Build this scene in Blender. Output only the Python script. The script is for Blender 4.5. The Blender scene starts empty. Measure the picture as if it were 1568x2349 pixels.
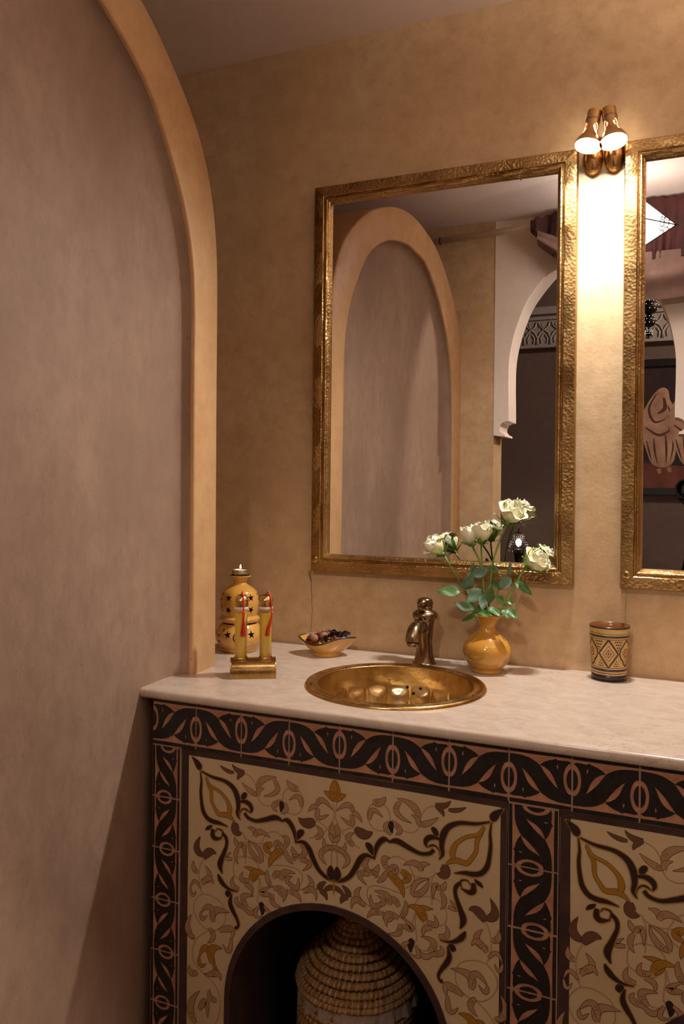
import bpy, bmesh, math, random
from mathutils import Vector, Matrix, geometry
random.seed(7)
PI = math.pi
SC = bpy.context.scene
COL = SC.collection

# ------------------------------------------------------------------ camera
cam_data = bpy.data.cameras.new('camera')
cam = bpy.data.objects.new('camera', cam_data)
COL.objects.link(cam)
cam.location = (0.0, -1.84, 1.254)
cam.rotation_mode = 'QUATERNION'
YAW = math.radians(23.0531)
cam.rotation_quaternion = (Matrix.Rotation(YAW, 3, 'Z') @ Matrix.Rotation(PI / 2, 3, 'X') @ Matrix.Rotation(0.011, 3, 'Z')).to_quaternion()
cam_data.sensor_fit = 'AUTO'
cam_data.sensor_width = 36.0
cam_data.lens = 36.0 * 1839.97 / 2349.0
cam_data.shift_y = -(1174.5 - 1113.11) / 2349.0
cam_data.clip_start = 0.002
SC.camera = cam

# ------------------------------------------------------------------ world and exposure
world = bpy.data.worlds.new('world')
SC.world = world
world.use_nodes = True
world.node_tree.nodes['Background'].inputs[0].default_value = (0.5, 0.35, 0.25, 1)
world.node_tree.nodes['Background'].inputs[1].default_value = 0.0
SC.view_settings.view_transform = 'Standard'
SC.view_settings.look = 'None'
SC.view_settings.gamma = 1.0
SC.view_settings.exposure = 0.0
SC.view_settings.use_curve_mapping = False
try:
    SC.cycles.max_bounces = 10
    SC.cycles.glossy_bounces = 6
    SC.cycles.caustics_reflective = False
    SC.cycles.caustics_refractive = False
    SC.cycles.sample_clamp_indirect = 4.0
    SC.cycles.use_denoising = True
except Exception:
    pass
FILL_GLOBE_POWER = 600.0        # emission of the unseen globe added to brighten the far room
# strengths of the lamps, the place's own and the added fill (built further down)
BULB_POWER = 260.0        # emission of the faces of the two reflector bulbs over the basin
SPOT_POWER = 23.5         # watts of each reflector bulb's beam
LANTERN_POWER = 8.5     # emission of the star lantern's glass
BOWL_POWER = 28.0         # watts of the bowl uplight hanging in the middle of the bathroom
TABLE_LAMP_POWER = 160.0   # emission of the small bulb in the pierced table lamp
FILL_SPOT_POWER = 66.0     # watts of the added fill spotlight that shines through the arch from the far room

# ------------------------------------------------------------------ materials
def S(r, g, b):
    f = lambda c: ((c / 255 + 0.055) / 1.055) ** 2.4 if c > 10 else c / 255 / 12.92
    return (f(r), f(g), f(b), 1.0)

def new_mat(name):
    m = bpy.data.materials.new(name)
    m.use_nodes = True
    return m, m.node_tree, m.node_tree.nodes['Principled BSDF']

def mat(name, col, rough=0.5, metal=0.0, var=None, scale=6.0, bump=0.0, bscale=40.0, coat=0.0, spec=0.5, detail=4.0, voro=False, trans=0.0, sss=0.0, emit=None, estr=0.0, alpha=1.0, ior=1.45, mid=(0.35, 0.65), roughvar=0.0):
    m, nt, p = new_mat(name)
    N, L = nt.nodes, nt.links
    p.inputs['Base Color'].default_value = col
    p.inputs['Roughness'].default_value = rough
    p.inputs['Metallic'].default_value = metal
    p.inputs['Specular IOR Level'].default_value = spec
    p.inputs['IOR'].default_value = ior
    p.inputs['Coat Weight'].default_value = coat
    p.inputs['Coat Roughness'].default_value = 0.06
    p.inputs['Transmission Weight'].default_value = trans
    p.inputs['Alpha'].default_value = alpha
    if sss:
        p.inputs['Subsurface Weight'].default_value = sss
        p.inputs['Subsurface Radius'].default_value = (0.01, 0.008, 0.005)
    if emit:
        p.inputs['Emission Color'].default_value = emit
        p.inputs['Emission Strength'].default_value = estr
    tc = None
    if var or bump or roughvar:
        tc = N.new('ShaderNodeTexCoord')
    if var or roughvar:
        no = N.new('ShaderNodeTexNoise'); no.inputs['Scale'].default_value = scale; no.inputs['Detail'].default_value = detail
        no.inputs['Roughness'].default_value = 0.6
        L.new(tc.outputs['Object'], no.inputs['Vector'])
        if var:
            r = N.new('ShaderNodeValToRGB')
            r.color_ramp.elements[0].position = mid[0]; r.color_ramp.elements[1].position = mid[1]
            r.color_ramp.elements[0].color = var; r.color_ramp.elements[1].color = col
            L.new(no.outputs['Fac'], r.inputs[0]); L.new(r.outputs[0], p.inputs['Base Color'])
        if roughvar:
            mr = N.new('ShaderNodeMapRange')
            mr.inputs[1].default_value = 0.3; mr.inputs[2].default_value = 0.7
            mr.inputs[3].default_value = rough - roughvar; mr.inputs[4].default_value = rough + roughvar
            L.new(no.outputs['Fac'], mr.inputs[0]); L.new(mr.outputs[0], p.inputs['Roughness'])
    if bump:
        if voro:
            t2 = N.new('ShaderNodeTexVoronoi'); t2.feature = 'SMOOTH_F1'; t2.inputs['Smoothness'].default_value = 0.6; out = 'Distance'
        else:
            t2 = N.new('ShaderNodeTexNoise'); t2.inputs['Detail'].default_value = 5.0; out = 'Fac'
        t2.inputs['Scale'].default_value = bscale
        L.new(tc.outputs['Object'], t2.inputs['Vector'])
        b = N.new('ShaderNodeBump'); b.inputs['Strength'].default_value = 1.0; b.inputs['Distance'].default_value = bump
        L.new(t2.outputs[out], b.inputs['Height']); L.new(b.outputs[0], p.inputs['Normal'])
    return m

def plaster(name, c1, c2, c3, rough=0.42, bump=0.0006, stretch=(1, 1, 1), spec=0.35):
    """polished lime plaster: large cloudy tones, fine trowel marks"""
    m, nt, p = new_mat(name)
    N, L = nt.nodes, nt.links
    tc = N.new('ShaderNodeTexCoord'); mp = N.new('ShaderNodeMapping'); mp.inputs['Scale'].default_value = stretch
    L.new(tc.outputs['Object'], mp.inputs['Vector'])
    n1 = N.new('ShaderNodeTexNoise'); n1.inputs['Scale'].default_value = 2.6; n1.inputs['Detail'].default_value = 8; n1.inputs['Roughness'].default_value = 0.62
    n2 = N.new('ShaderNodeTexNoise'); n2.inputs['Scale'].default_value = 22; n2.inputs['Detail'].default_value = 8; n2.inputs['Roughness'].default_value = 0.7
    n3 = N.new('ShaderNodeTexNoise'); n3.inputs['Scale'].default_value = 120; n3.inputs['Detail'].default_value = 3
    for n in (n1, n2): L.new(mp.outputs[0], n.inputs['Vector'])
    L.new(tc.outputs['Object'], n3.inputs['Vector'])
    r1 = N.new('ShaderNodeValToRGB'); r1.color_ramp.elements[0].position = 0.34; r1.color_ramp.elements[1].position = 0.68
    r1.color_ramp.elements[0].color = c2; r1.color_ramp.elements[1].color = c1
    L.new(n1.outputs['Fac'], r1.inputs[0])
    mx = N.new('ShaderNodeMix'); mx.data_type = 'RGBA'
    r2 = N.new('ShaderNodeMapRange'); r2.inputs[1].default_value = 0.42; r2.inputs[2].default_value = 0.70; r2.inputs[4].default_value = 0.8
    L.new(n2.outputs['Fac'], r2.inputs[0]); L.new(r2.outputs[0], mx.inputs[0])
    L.new(r1.outputs[0], mx.inputs[6]); mx.inputs[7].default_value = c3
    # sparse dark pits
    mx2 = N.new('ShaderNodeMix'); mx2.data_type = 'RGBA'; mx2.inputs[7].default_value = tuple(v * 0.45 for v in c3[:3]) + (1,)
    r3 = N.new('ShaderNodeMapRange'); r3.inputs[1].default_value = 0.70; r3.inputs[2].default_value = 0.78; r3.inputs[4].default_value = 0.7
    L.new(n3.outputs['Fac'], r3.inputs[0]); L.new(r3.outputs[0], mx2.inputs[0]); L.new(mx.outputs[2], mx2.inputs[6])
    L.new(mx2.outputs[2], p.inputs['Base Color'])
    p.inputs['Roughness'].default_value = rough; p.inputs['Specular IOR Level'].default_value = spec
    b = N.new('ShaderNodeBump'); b.inputs['Distance'].default_value = bump * 1.6
    L.new(n2.outputs['Fac'], b.inputs['Height'])
    b2 = N.new('ShaderNodeBump'); b2.inputs['Distance'].default_value = bump
    L.new(n3.outputs['Fac'], b2.inputs['Height']); L.new(b.outputs[0], b2.inputs['Normal'])
    L.new(b2.outputs[0], p.inputs['Normal'])
    return m

def marble(name):
    m, nt, p = new_mat(name)
    N, L = nt.nodes, nt.links
    tc = N.new('ShaderNodeTexCoord'); mp = N.new('ShaderNodeMapping'); mp.inputs['Rotation'].default_value = (0, 0, 0.5); mp.inputs['Scale'].default_value = (1, 1.5, 1)
    L.new(tc.outputs['Object'], mp.inputs['Vector'])
    n1 = N.new('ShaderNodeTexNoise'); n1.inputs['Scale'].default_value = 20; n1.inputs['Detail'].default_value = 7; n1.inputs['Roughness'].default_value = 0.7; n1.inputs['Distortion'].default_value = 0.9
    L.new(mp.outputs[0], n1.inputs['Vector'])
    r1 = N.new('ShaderNodeValToRGB'); r1.color_ramp.elements[0].position = 0.35; r1.color_ramp.elements[1].position = 0.65
    r1.color_ramp.elements[0].color = S(190, 168, 150); r1.color_ramp.elements[1].color = S(204, 186, 170)
    L.new(n1.outputs['Fac'], r1.inputs[0])
    n2 = N.new('ShaderNodeTexNoise'); n2.inputs['Scale'].default_value = 16; n2.inputs['Detail'].default_value = 5; n2.inputs['Distortion'].default_value = 1.6
    L.new(mp.outputs[0], n2.inputs['Vector'])
    sb = N.new('ShaderNodeMath'); sb.operation = 'SUBTRACT'; sb.inputs[1].default_value = 0.5; L.new(n2.outputs['Fac'], sb.inputs[0])
    ab = N.new('ShaderNodeMath'); ab.operation = 'ABSOLUTE'; L.new(sb.outputs[0], ab.inputs[0])
    r2 = N.new('ShaderNodeMapRange'); r2.inputs[1].default_value = 0.0; r2.inputs[2].default_value = 0.014; r2.inputs[3].default_value = 0.5; r2.inputs[4].default_value = 0.0
    L.new(ab.outputs[0], r2.inputs[0])
    n3 = N.new('ShaderNodeTexNoise'); n3.inputs['Scale'].default_value = 5; L.new(tc.outputs['Object'], n3.inputs['Vector'])
    r3 = N.new('ShaderNodeMapRange'); r3.inputs[1].default_value = 0.48; r3.inputs[2].default_value = 0.66; L.new(n3.outputs['Fac'], r3.inputs[0])
    mu = N.new('ShaderNodeMath'); mu.operation = 'MULTIPLY'; L.new(r2.outputs[0], mu.inputs[0]); L.new(r3.outputs[0], mu.inputs[1])
    mx = N.new('ShaderNodeMix'); mx.data_type = 'RGBA'; mx.inputs[7].default_value = S(150, 112, 84)
    L.new(mu.outputs[0], mx.inputs[0]); L.new(r1.outputs[0], mx.inputs[6]); L.new(mx.outputs[2], p.inputs['Base Color'])
    p.inputs['Roughness'].default_value = 0.22; p.inputs['Specular IOR Level'].default_value = 0.5
    return m

def emit_mat(name, col, strength):
    m = bpy.data.materials.new(name); m.use_nodes = True
    nt = m.node_tree; nt.nodes.clear()
    e = nt.nodes.new('ShaderNodeEmission'); o = nt.nodes.new('ShaderNodeOutputMaterial')
    e.inputs[0].default_value = col; e.inputs[1].default_value = strength
    nt.links.new(e.outputs[0], o.inputs[0])
    return m

M = {}
M['tan'] = plaster('tan lime plaster', S(222, 192, 152), S(196, 163, 122), S(184, 151, 112), bump=0.0003, rough=0.5)
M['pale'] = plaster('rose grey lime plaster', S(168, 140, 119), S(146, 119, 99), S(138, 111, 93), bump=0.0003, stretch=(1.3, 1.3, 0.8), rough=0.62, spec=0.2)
M['band'] = plaster('golden lime plaster', S(214, 172, 126), S(196, 152, 104), S(186, 142, 98), bump=0.0003)
M['white_plaster'] = plaster('white plaster', S(248, 234, 222), S(242, 227, 213), S(236, 220, 206), rough=0.7, bump=0.0003)
M['ceiling'] = plaster('painted ceiling', S(234, 216, 206), S(228, 209, 199), S(224, 206, 196), rough=0.8, bump=0.0002)
M['floor'] = mat('dark floor tile', S(96, 70, 52), 0.4, var=S(70, 50, 38), scale=3)
M['far_wall'] = plaster('grey brown plaster', S(104, 86, 76), S(94, 76, 66), S(88, 72, 63), rough=0.8)
M['frieze'] = mat('carved grey plaster', S(150, 138, 130), 0.7, bump=0.0008, bscale=60)
M['marble'] = marble('cream marble')
M['brass'] = mat('beaten brass', S(188, 154, 102), 0.34, 1.0, var=S(156, 122, 76), scale=10, bump=0.0009, bscale=170, voro=True, roughvar=0.07)
M['brass_plain'] = mat('worn brass', S(208, 172, 112), 0.24, 1.0, var=S(172, 132, 76), scale=20, bump=0.0003, bscale=60, roughvar=0.07)
M['brass_bowl'] = mat('hand beaten bowl brass', S(238, 218, 172), 0.2, 1.0, var=S(216, 188, 134), scale=12, bump=0.0010, bscale=40, roughvar=0.06)
M['bronze'] = mat('aged bronze', S(158, 136, 104), 0.26, 1.0, var=S(112, 90, 70), scale=22, roughvar=0.06)
M['lamp_brass'] = mat('lamp brass', S(204, 166, 110), 0.25, 1.0, roughvar=0.05, scale=20)
M['lamp_steel'] = mat('lamp gunmetal', S(150, 130, 124), 0.25, 1.0)
M['mirror'] = mat('mirror glass', (0.86, 0.85, 0.84, 1), 0.0, 1.0)
M['dark_gap'] = mat('dark gap', S(30, 20, 14), 0.8)
M['terracotta'] = mat('terracotta tile', S(186, 132, 100), 0.75, var=S(160, 106, 78), scale=30, bump=0.0006, bscale=160)
M['black_glaze'] = mat('black glaze', S(26, 22, 22), 0.32, var=S(40, 34, 33), scale=40, bump=0.0006, bscale=120, mid=(0.62, 0.4), roughvar=0.12)
M['grout'] = mat('grout', S(172, 140, 118), 0.9, bump=0.0008, bscale=200)
M['cream_panel'] = mat('cream painted board', S(206, 182, 144), 0.6, var=S(196, 170, 132), scale=5, bump=0.0002, bscale=80)
M['panel_border'] = mat('plum brown paint', S(58, 38, 36), 0.6, var=S(74, 50, 44), scale=30)
M['p_dark'] = mat('dark brown paint', S(48, 30, 27), 0.6)
M['p_tan'] = mat('tan paint', S(172, 132, 96), 0.65)
M['p_vine'] = mat('pale tan paint', S(176, 138, 102), 0.65)
M['p_brown'] = mat('brown paint', S(106, 70, 46), 0.65)
M['p_ochre'] = mat('ochre paint', S(168, 116, 34), 0.6)
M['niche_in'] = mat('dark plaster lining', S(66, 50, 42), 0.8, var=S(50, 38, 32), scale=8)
M['straw'] = mat('straw', S(178, 134, 88), 0.7, var=S(128, 88, 52), scale=60, bump=0.001, bscale=300)
M['straw_light'] = mat('light straw', S(206, 164, 112), 0.65, var=S(164, 118, 72), scale=80)
M['glaze_yellow'] = mat('honey yellow glaze', S(218, 166, 84), 0.16, var=S(202, 146, 64), scale=10, coat=0.6, bump=0.0002, bscale=40)
M['glaze_ochre'] = mat('amber glaze', S(204, 150, 64), 0.14, var=S(188, 132, 50), scale=9, coat=0.7, bump=0.0002, bscale=30)
M['glaze_cup'] = mat('straw yellow glaze', S(208, 172, 108), 0.25, var=S(192, 150, 86), scale=30, coat=0.4)
M['cup_in'] = mat('amber inner glaze', S(132, 76, 34), 0.2, coat=0.4)
M['cup_dark'] = mat('charcoal glaze', S(48, 42, 42), 0.3, coat=0.4)
M['cup_red'] = mat('pink glaze', S(196, 90, 80), 0.3)
M['cup_pink'] = mat('peach glaze', S(222, 156, 104), 0.3)
M['clay_shade'] = mat('brown clay', S(110, 62, 30), 0.7)
M['wax'] = mat('white wax', S(240, 226, 210), 0.5, sss=0.3)
M['tin'] = mat('aluminium cup', S(200, 190, 180), 0.3, 1.0)
M['flame'] = emit_mat('flame', S(255, 214, 140), 30.0)
M['soap'] = mat('yellow liquid', S(244, 200, 70), 0.4, var=S(234, 190, 76), scale=30)
def glass(name, tint=(1, 1, 1, 1)):
    m = bpy.data.materials.new(name); m.use_nodes = True
    nt = m.node_tree; nt.nodes.clear(); N, L = nt.nodes, nt.links
    o = N.new('ShaderNodeOutputMaterial'); mx = N.new('ShaderNodeMixShader'); t = N.new('ShaderNodeBsdfTransparent'); g = N.new('ShaderNodeBsdfGlossy'); f = N.new('ShaderNodeLayerWeight')
    g.inputs['Roughness'].default_value = 0.05; t.inputs[0].default_value = tint; f.inputs[0].default_value = 0.12
    L.new(f.outputs[1], mx.inputs[0]); L.new(t.outputs[0], mx.inputs[1]); L.new(g.outputs[0], mx.inputs[2]); L.new(mx.outputs[0], o.inputs[0])
    return m
M['glass'] = glass('clear tube glass', (0.95, 0.95, 0.9, 1))
M['stopper'] = mat('white stopper', S(226, 206, 190), 0.5)
M['tassel_red'] = mat('scarlet silk', S(206, 44, 30), 0.6)
M['tassel_orange'] = mat('orange red silk', S(212, 72, 26), 0.6)
M['petal'] = mat('cream petal', S(250, 243, 222), 0.5, var=S(244, 238, 206), scale=24, sss=0.2)
M['petal_green'] = mat('greenish petal', S(246, 240, 208), 0.5, var=S(228, 230, 168), scale=22, sss=0.2)
M['sepal'] = mat('sepal green', S(112, 146, 52), 0.5)
M['stem'] = mat('stem green', S(130, 160, 62), 0.45, var=S(92, 122, 50), scale=30)
M['leaf'] = mat('leaf green', S(78, 120, 46), 0.4, var=S(48, 86, 38), scale=30)
M['leaf_blue'] = mat('grey green leaf underside', S(106, 134, 106), 0.5, var=S(76, 106, 84), scale=30)
M['black_paint'] = mat('black', S(16, 15, 15), 0.35)
M['black_rubber'] = mat('black rubber', S(22, 22, 22), 0.6)
M['lens_glass'] = mat('coated lens glass', S(10, 14, 16), 0.03, coat=1.0)
M['iron'] = mat('blackened iron', S(44, 36, 32), 0.45, 0.7)
M['pole_white'] = mat('cream pole', S(226, 208, 190), 0.4)
M['curtain'] = mat('maroon velvet', S(74, 34, 30), 0.85, var=S(48, 22, 20), scale=14)
M['curtain_light'] = mat('mauve brown sheer', S(128, 98, 86), 0.8, var=S(104, 78, 68), scale=10)
M['lantern_glass'] = emit_mat('lit frosted glass', (1.0, 0.92, 0.84, 1), LANTERN_POWER)
M['bulb'] = emit_mat('hot bulb', (1.0, 0.97, 0.92, 1), BULB_POWER)
M['globe'] = emit_mat('fill globe glow', (1.0, 0.84, 0.72, 1), FILL_GLOBE_POWER)
M['bulb_neck'] = emit_mat('reflector bulb neck', (1.0, 0.78, 0.58, 1), BULB_POWER * 0.24)
M['bulb_table'] = emit_mat('table lamp bulb', (1.0, 0.84, 0.66, 1), TABLE_LAMP_POWER)
M['bulb_small'] = emit_mat('small lit hole', (1.0, 0.84, 0.66, 1), 2.0)
M['canvas'] = mat('dark painted canvas', S(52, 24, 20), 0.6, var=S(24, 10, 10), scale=3)
M['canvas_red'] = mat('red brown paint', S(110, 56, 38), 0.6, var=S(80, 36, 26), scale=7)
M['robe'] = mat('robe paint', S(178, 140, 112), 0.6, var=S(140, 100, 78), scale=9)
M['robe_dark'] = mat('robe shadow paint', S(72, 40, 30), 0.6)
M['wood_dark'] = mat('dark wood', S(58, 38, 28), 0.4, var=S(40, 26, 20), scale=12)
for i, c in enumerate([(96, 40, 44), (150, 70, 40), (64, 30, 40), (206, 110, 40), (44, 40, 58), (150, 104, 78), (120, 50, 70), (110, 66, 44), (190, 132, 108)]):
    M['pot%d' % i] = mat('dried petal %d' % i, S(*c), 0.6, var=S(*(int(v * 0.6) for v in c)), scale=90)
M['cloth'] = mat('thin white cloth', S(214, 196, 186), 0.8, alpha=0.42)

# ------------------------------------------------------------------ helpers
def mesh(name, V, F, mats, mi=None, smooth=False):
    me = bpy.data.meshes.new(name)
    me.from_pydata([tuple(v) for v in V], [], [tuple(f) for f in F])
    if not isinstance(mats, (list, tuple)): mats = [mats]
    for m in mats: me.materials.append(m)
    if mi: me.polygons.foreach_set('material_index', mi)
    if smooth: me.polygons.foreach_set('use_smooth', [True] * len(me.polygons))
    me.update()
    return me

def obj(name, me, parent=None, loc=(0, 0, 0), rot=(0, 0, 0), scale=(1, 1, 1)):
    o = bpy.data.objects.new(name, me); COL.objects.link(o)
    o.location = loc; o.rotation_euler = rot; o.scale = scale
    if parent: o.parent = parent
    return o

def tag(o, label=None, cat=None, group=None, kind=None):
    if label: o['label'] = label
    if cat: o['category'] = cat
    if group: o['group'] = group
    if kind: o['kind'] = kind
    return o

def thing(name, label, cat, loc=(0, 0, 0), rot=(0, 0, 0), group=None):
    o = bpy.data.objects.new(name, None); COL.objects.link(o)
    o.location = loc; o.rotation_euler = rot; o.empty_display_size = 0.05
    return tag(o, label, cat, group)

class MB:
    """collects vertices and faces"""
    def __init__(s): s.v = []; s.f = []; s.mi = []
    def add(s, V, F, mi=0):
        b = len(s.v); s.v += [Vector(v) for v in V]; s.f += [tuple(b + i for i in f) for f in F]; s.mi += [mi] * len(F); return s
    def box(s, x0, x1, y0, y1, z0, z1, mi=0):
        V = [(x, y, z) for x in (x0, x1) for y in (y0, y1) for z in (z0, z1)]
        return s.add(V, [(0, 1, 3, 2), (4, 6, 7, 5), (0, 4, 5, 1), (2, 3, 7, 6), (0, 2, 6, 4), (1, 5, 7, 3)], mi)
    def lathe(s, prof, n=32, mi=0, M4=None, close=False, ang=2 * PI):
        V = []; F = []; k = len(prof); full = abs(ang - 2 * PI) < 1e-6
        nn = n if full else n + 1
        for i in range(nn):
            a = ang * i / n
            for r, z in prof: V.append(Vector((r * math.cos(a), r * math.sin(a), z)))
        for i in range(n):
            j = (i + 1) % nn
            for q in range(k if close else k - 1):
                q2 = (q + 1) % k
                F.append((i * k + q, j * k + q, j * k + q2, i * k + q2))
        if M4: V = [M4 @ v for v in V]
        return s.add(V, F, mi)
    def tube(s, pts, rad, n=8, mi=0, cap=True):
        pts = [Vector(p) for p in pts]; k = len(pts)
        if not isinstance(rad, (list, tuple)): rad = [rad] * k
        V = []; F = []; up = None
        for i, p in enumerate(pts):
            d = (pts[min(i + 1, k - 1)] - pts[max(i - 1, 0)]).normalized()
            if up is None:
                up = Vector((0, 0, 1)) if abs(d.z) < 0.9 else Vector((1, 0, 0))
            a = (up - d * up.dot(d)).normalized(); b = d.cross(a); up = a
            for j in range(n):
                t = 2 * PI * j / n
                V.append(p + (a * math.cos(t) + b * math.sin(t)) * rad[i])
        for i in range(k - 1):
            for j in range(n):
                F.append((i * n + j, i * n + (j + 1) % n, (i + 1) * n + (j + 1) % n, (i + 1) * n + j))
        if cap: F.append(tuple(range(n - 1, -1, -1))); F.append(tuple((k - 1) * n + j for j in range(n)))
        return s.add(V, F, mi)
    def grid(s, fn, nu, nv, mi=0, wrap=False):
        V = [fn(i / nu, j / nv) for i in range(nu + (0 if wrap else 1)) for j in range(nv + 1)]
        F = []; m = nu if wrap else nu + 1
        for i in range(nu):
            for j in range(nv):
                a = i * (nv + 1); b = ((i + 1) % m) * (nv + 1)
                F.append((a + j, b + j, b + j + 1, a + j + 1))
        return s.add(V, F, mi)
    def prism(s, poly, fn0, fn1, mi=0):
        """poly: 2D outline; fn0/fn1 map a 2D point to the two ends"""
        n = len(poly)
        V = [fn0(p) for p in poly] + [fn1(p) for p in poly]
        tris = geometry.tessellate_polygon([[Vector((p[0], p[1], 0)) for p in poly]])
        F = [tuple(t) for t in tris] + [tuple(n + i for i in reversed(t)) for t in tris]
        F += [(i, (i + 1) % n, n + (i + 1) % n, n + i) for i in range(n)]
        return s.add(V, F, mi)
    def sphere(s, c, r, n=12, m=8, mi=0):
        if not isinstance(r, (list, tuple)): r = (r, r, r)
        c = Vector(c)
        return s.grid(lambda u, v: c + Vector((r[0] * math.sin(PI * v) * math.cos(2 * PI * u), r[1] * math.sin(PI * v) * math.sin(2 * PI * u), r[2] * math.cos(PI * v))), n, m, mi, True)
    def me(s, name, mats, smooth=False, fix=True):
        me = mesh(name, s.v, s.f, mats, s.mi, smooth)
        if fix:
            bm = bmesh.new(); bm.from_mesh(me)
            bmesh.ops.remove_doubles(bm, verts=bm.verts, dist=1e-6)
            bmesh.ops.recalc_face_normals(bm, faces=bm.faces)
            bm.to_mesh(me); bm.free()
        return me
    def build(s, name, mats, parent=None, smooth=False, loc=(0, 0, 0), rot=(0, 0, 0), fix=True, sharp=None):
        o = obj(name, s.me(name, mats, smooth or sharp is not None, fix), parent, loc, rot)
        if sharp is not None: smooth_by_angle(o.data, sharp)
        return o

def smooth_by_angle(me, deg):
    bm = bmesh.new(); bm.from_mesh(me); lim = math.radians(deg)
    for f in bm.faces: f.smooth = True
    for e in bm.edges:
        if len(e.link_faces) == 2 and e.calc_face_angle(0) > lim: e.smooth = False
    bm.to_mesh(me); bm.free()

def bevel(me, w, seg=2, sel=None, deg=40):
    bm = bmesh.new(); bm.from_mesh(me); lim = math.radians(deg)
    ed = [e for e in bm.edges if len(e.link_faces) == 2 and e.calc_face_angle(0) > lim and (sel is None or sel(e))]
    bmesh.ops.bevel(bm, geom=ed, offset=w, segments=seg, profile=0.5, affect='EDGES', clamp_overlap=True)
    bm.to_mesh(me); bm.free()

def boolean(me, cutter, op='DIFFERENCE'):
    a = bpy.data.objects.new('boolean_a', me); b = bpy.data.objects.new('boolean_b', cutter)
    COL.objects.link(a); COL.objects.link(b)
    m = a.modifiers.new('b', 'BOOLEAN'); m.operation = op; m.object = b; m.solver = 'EXACT'
    dg = bpy.context.evaluated_depsgraph_get(); dg.update()
    r = bpy.data.meshes.new_from_object(a.evaluated_get(dg))
    bpy.data.objects.remove(a); bpy.data.objects.remove(b)
    return r

def copy_tree(o, parent=None):
    c = o.copy(); COL.objects.link(c); c.parent = parent
    for ch in [x for x in o.children]: copy_tree(ch, c)
    return c

def spline(P, n=8, closed=False):
    """Catmull-Rom through 2D/3D points (tuples of any length)"""
    P = [tuple(p) for p in P]; k = len(P); R = []
    for i in range(k if closed else k - 1):
        g = lambda j: P[j % k] if closed else P[max(0, min(k - 1, j))]
        a, b, c, d = g(i - 1), g(i), g(i + 1), g(i + 2)
        for q in range(n):
            t = q / n
            R.append(tuple(0.5 * (2 * b[m] + (c[m] - a[m]) * t + (2 * a[m] - 5 * b[m] + 4 * c[m] - d[m]) * t * t + (3 * b[m] - a[m] - 3 * c[m] + d[m]) * t ** 3) for m in range(len(b))))
    if not closed: R.append(P[-1])
    return R

class Paint:
    """flat painted shapes laid on a surface; fn(x, y, h) -> 3D point"""
    def __init__(s, fn): s.fn = fn; s.b = MB()
    def poly(s, P, mi, h):
        tr = geometry.tessellate_polygon([[Vector((p[0], p[1], 0)) for p in P]])
        s.b.add([s.fn(p[0], p[1], h) for p in P], [tuple(t) for t in tr], mi)
    def ribbon(s, P, W, mi, h, sm=6, extra=0.0):
        Q = spline([tuple(p) + (w,) for p, w in zip(P, W)], sm) if sm else [tuple(p) + (w,) for p, w in zip(P, W)]
        V = []; k = len(Q)
        for i, q in enumerate(Q):
            a = Q[max(i - 1, 0)]; b = Q[min(i + 1, k - 1)]
            dx, dy = b[0] - a[0], b[1] - a[1]; l = math.hypot(dx, dy) or 1
            w = max(q[2], 0) / 2 + extra
            V.append(s.fn(q[0] - dy / l * w, q[1] + dx / l * w, h)); V.append(s.fn(q[0] + dy / l * w, q[1] - dx / l * w, h))
        s.b.add(V, [(2 * i, 2 * i + 1, 2 * i + 3, 2 * i + 2) for i in range(k - 1)], mi)
    def leaf(s, bx, by, mx, my, tx, ty, w, mi, mo, h, line=0.0005, dh=0.00012):
        cx, cy = 2 * mx - (bx + tx) / 2, 2 * my - (by + ty) / 2
        P = []; W = []
        for i in range(11):
            t = i / 10
            P.append(((1 - t) ** 2 * bx + 2 * t * (1 - t) * cx + t * t * tx, (1 - t) ** 2 * by + 2 * t * (1 - t) * cy + t * t * ty))
            W.append(w * (math.sin(PI * min(1, 0.12 + 0.88 * t ** 0.85)) ** 0.8 if t < 1 else 0))
        s.ribbon(P, W, mo, h, 0, line); s.ribbon(P, W, mi, h + dh, 0)

# ------------------------------------------------------------------ the room
CEIL = 2.368
def struct(name, o=None, **k): return tag(o, kind='structure', **k)

b = MB().box(-1.7, 1.7, 0, 0.12, 0, CEIL)
wall_back = tag(b.build('wall_back', M['tan']), 'tan polished plaster wall behind the two mirrors', kind='structure')
# cracks in the plaster below the left mirror's corner
ck = Paint(lambda x, z, h: Vector((x, -h, z)))
for P in ([(-.8668, 1.038), (-.8672, 1.025), (-.8645, 1.012), (-.8648, .9916), (-.8622, .972), (-.8625, .955), (-.8605, .9367), (-.8625, .915), (-.864, .8812), (-.8635, .852)], [(-.872, 1.036), (-.8695, 1.022), (-.866, 1.010)]):
    ck.ribbon(P, [.0015, .0016, .0012, .001, .0012, .0008, .001, .0008, .0007, .0004][:len(P)], 0, .0004, 3)
ck.b.build('crack', M['dark_gap'], wall_back, fix=False)
ck = Paint(lambda x, z, h: Vector((x, -h, z)))
ck.ribbon([(-.112, 1.036), (-.1115, 1.01), (-.113, .98), (-.1125, .94)], [.0006, .0006, .0005, .0003], 0, .0004, 3)
ck.b.build('crack', M['clay_shade'], wall_back, fix=False)
tag(MB().box(-1.7, 1.7, -1.69, 0.12, CEIL, CEIL + 0.1).build('ceiling', M['ceiling']), 'pale painted flat ceiling over the basin', kind='structure')
tag(MB().box(-2.6, 2.6, -4.7, 0.12, -0.1, 0).build('floor', M['floor']), 'dark tiled floor', kind='structure')
tag(MB().box(-1.8, -1.7, -1.69, 0.12, 0, CEIL).build('wall_side', M['tan']), 'tan plaster wall behind the arched block', kind='structure')
tag(MB().box(1.7, 1.8, -1.69, 0.12, 0, CEIL).build('wall_right', M['tan']), 'tan plaster wall on the right', kind='structure')

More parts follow.
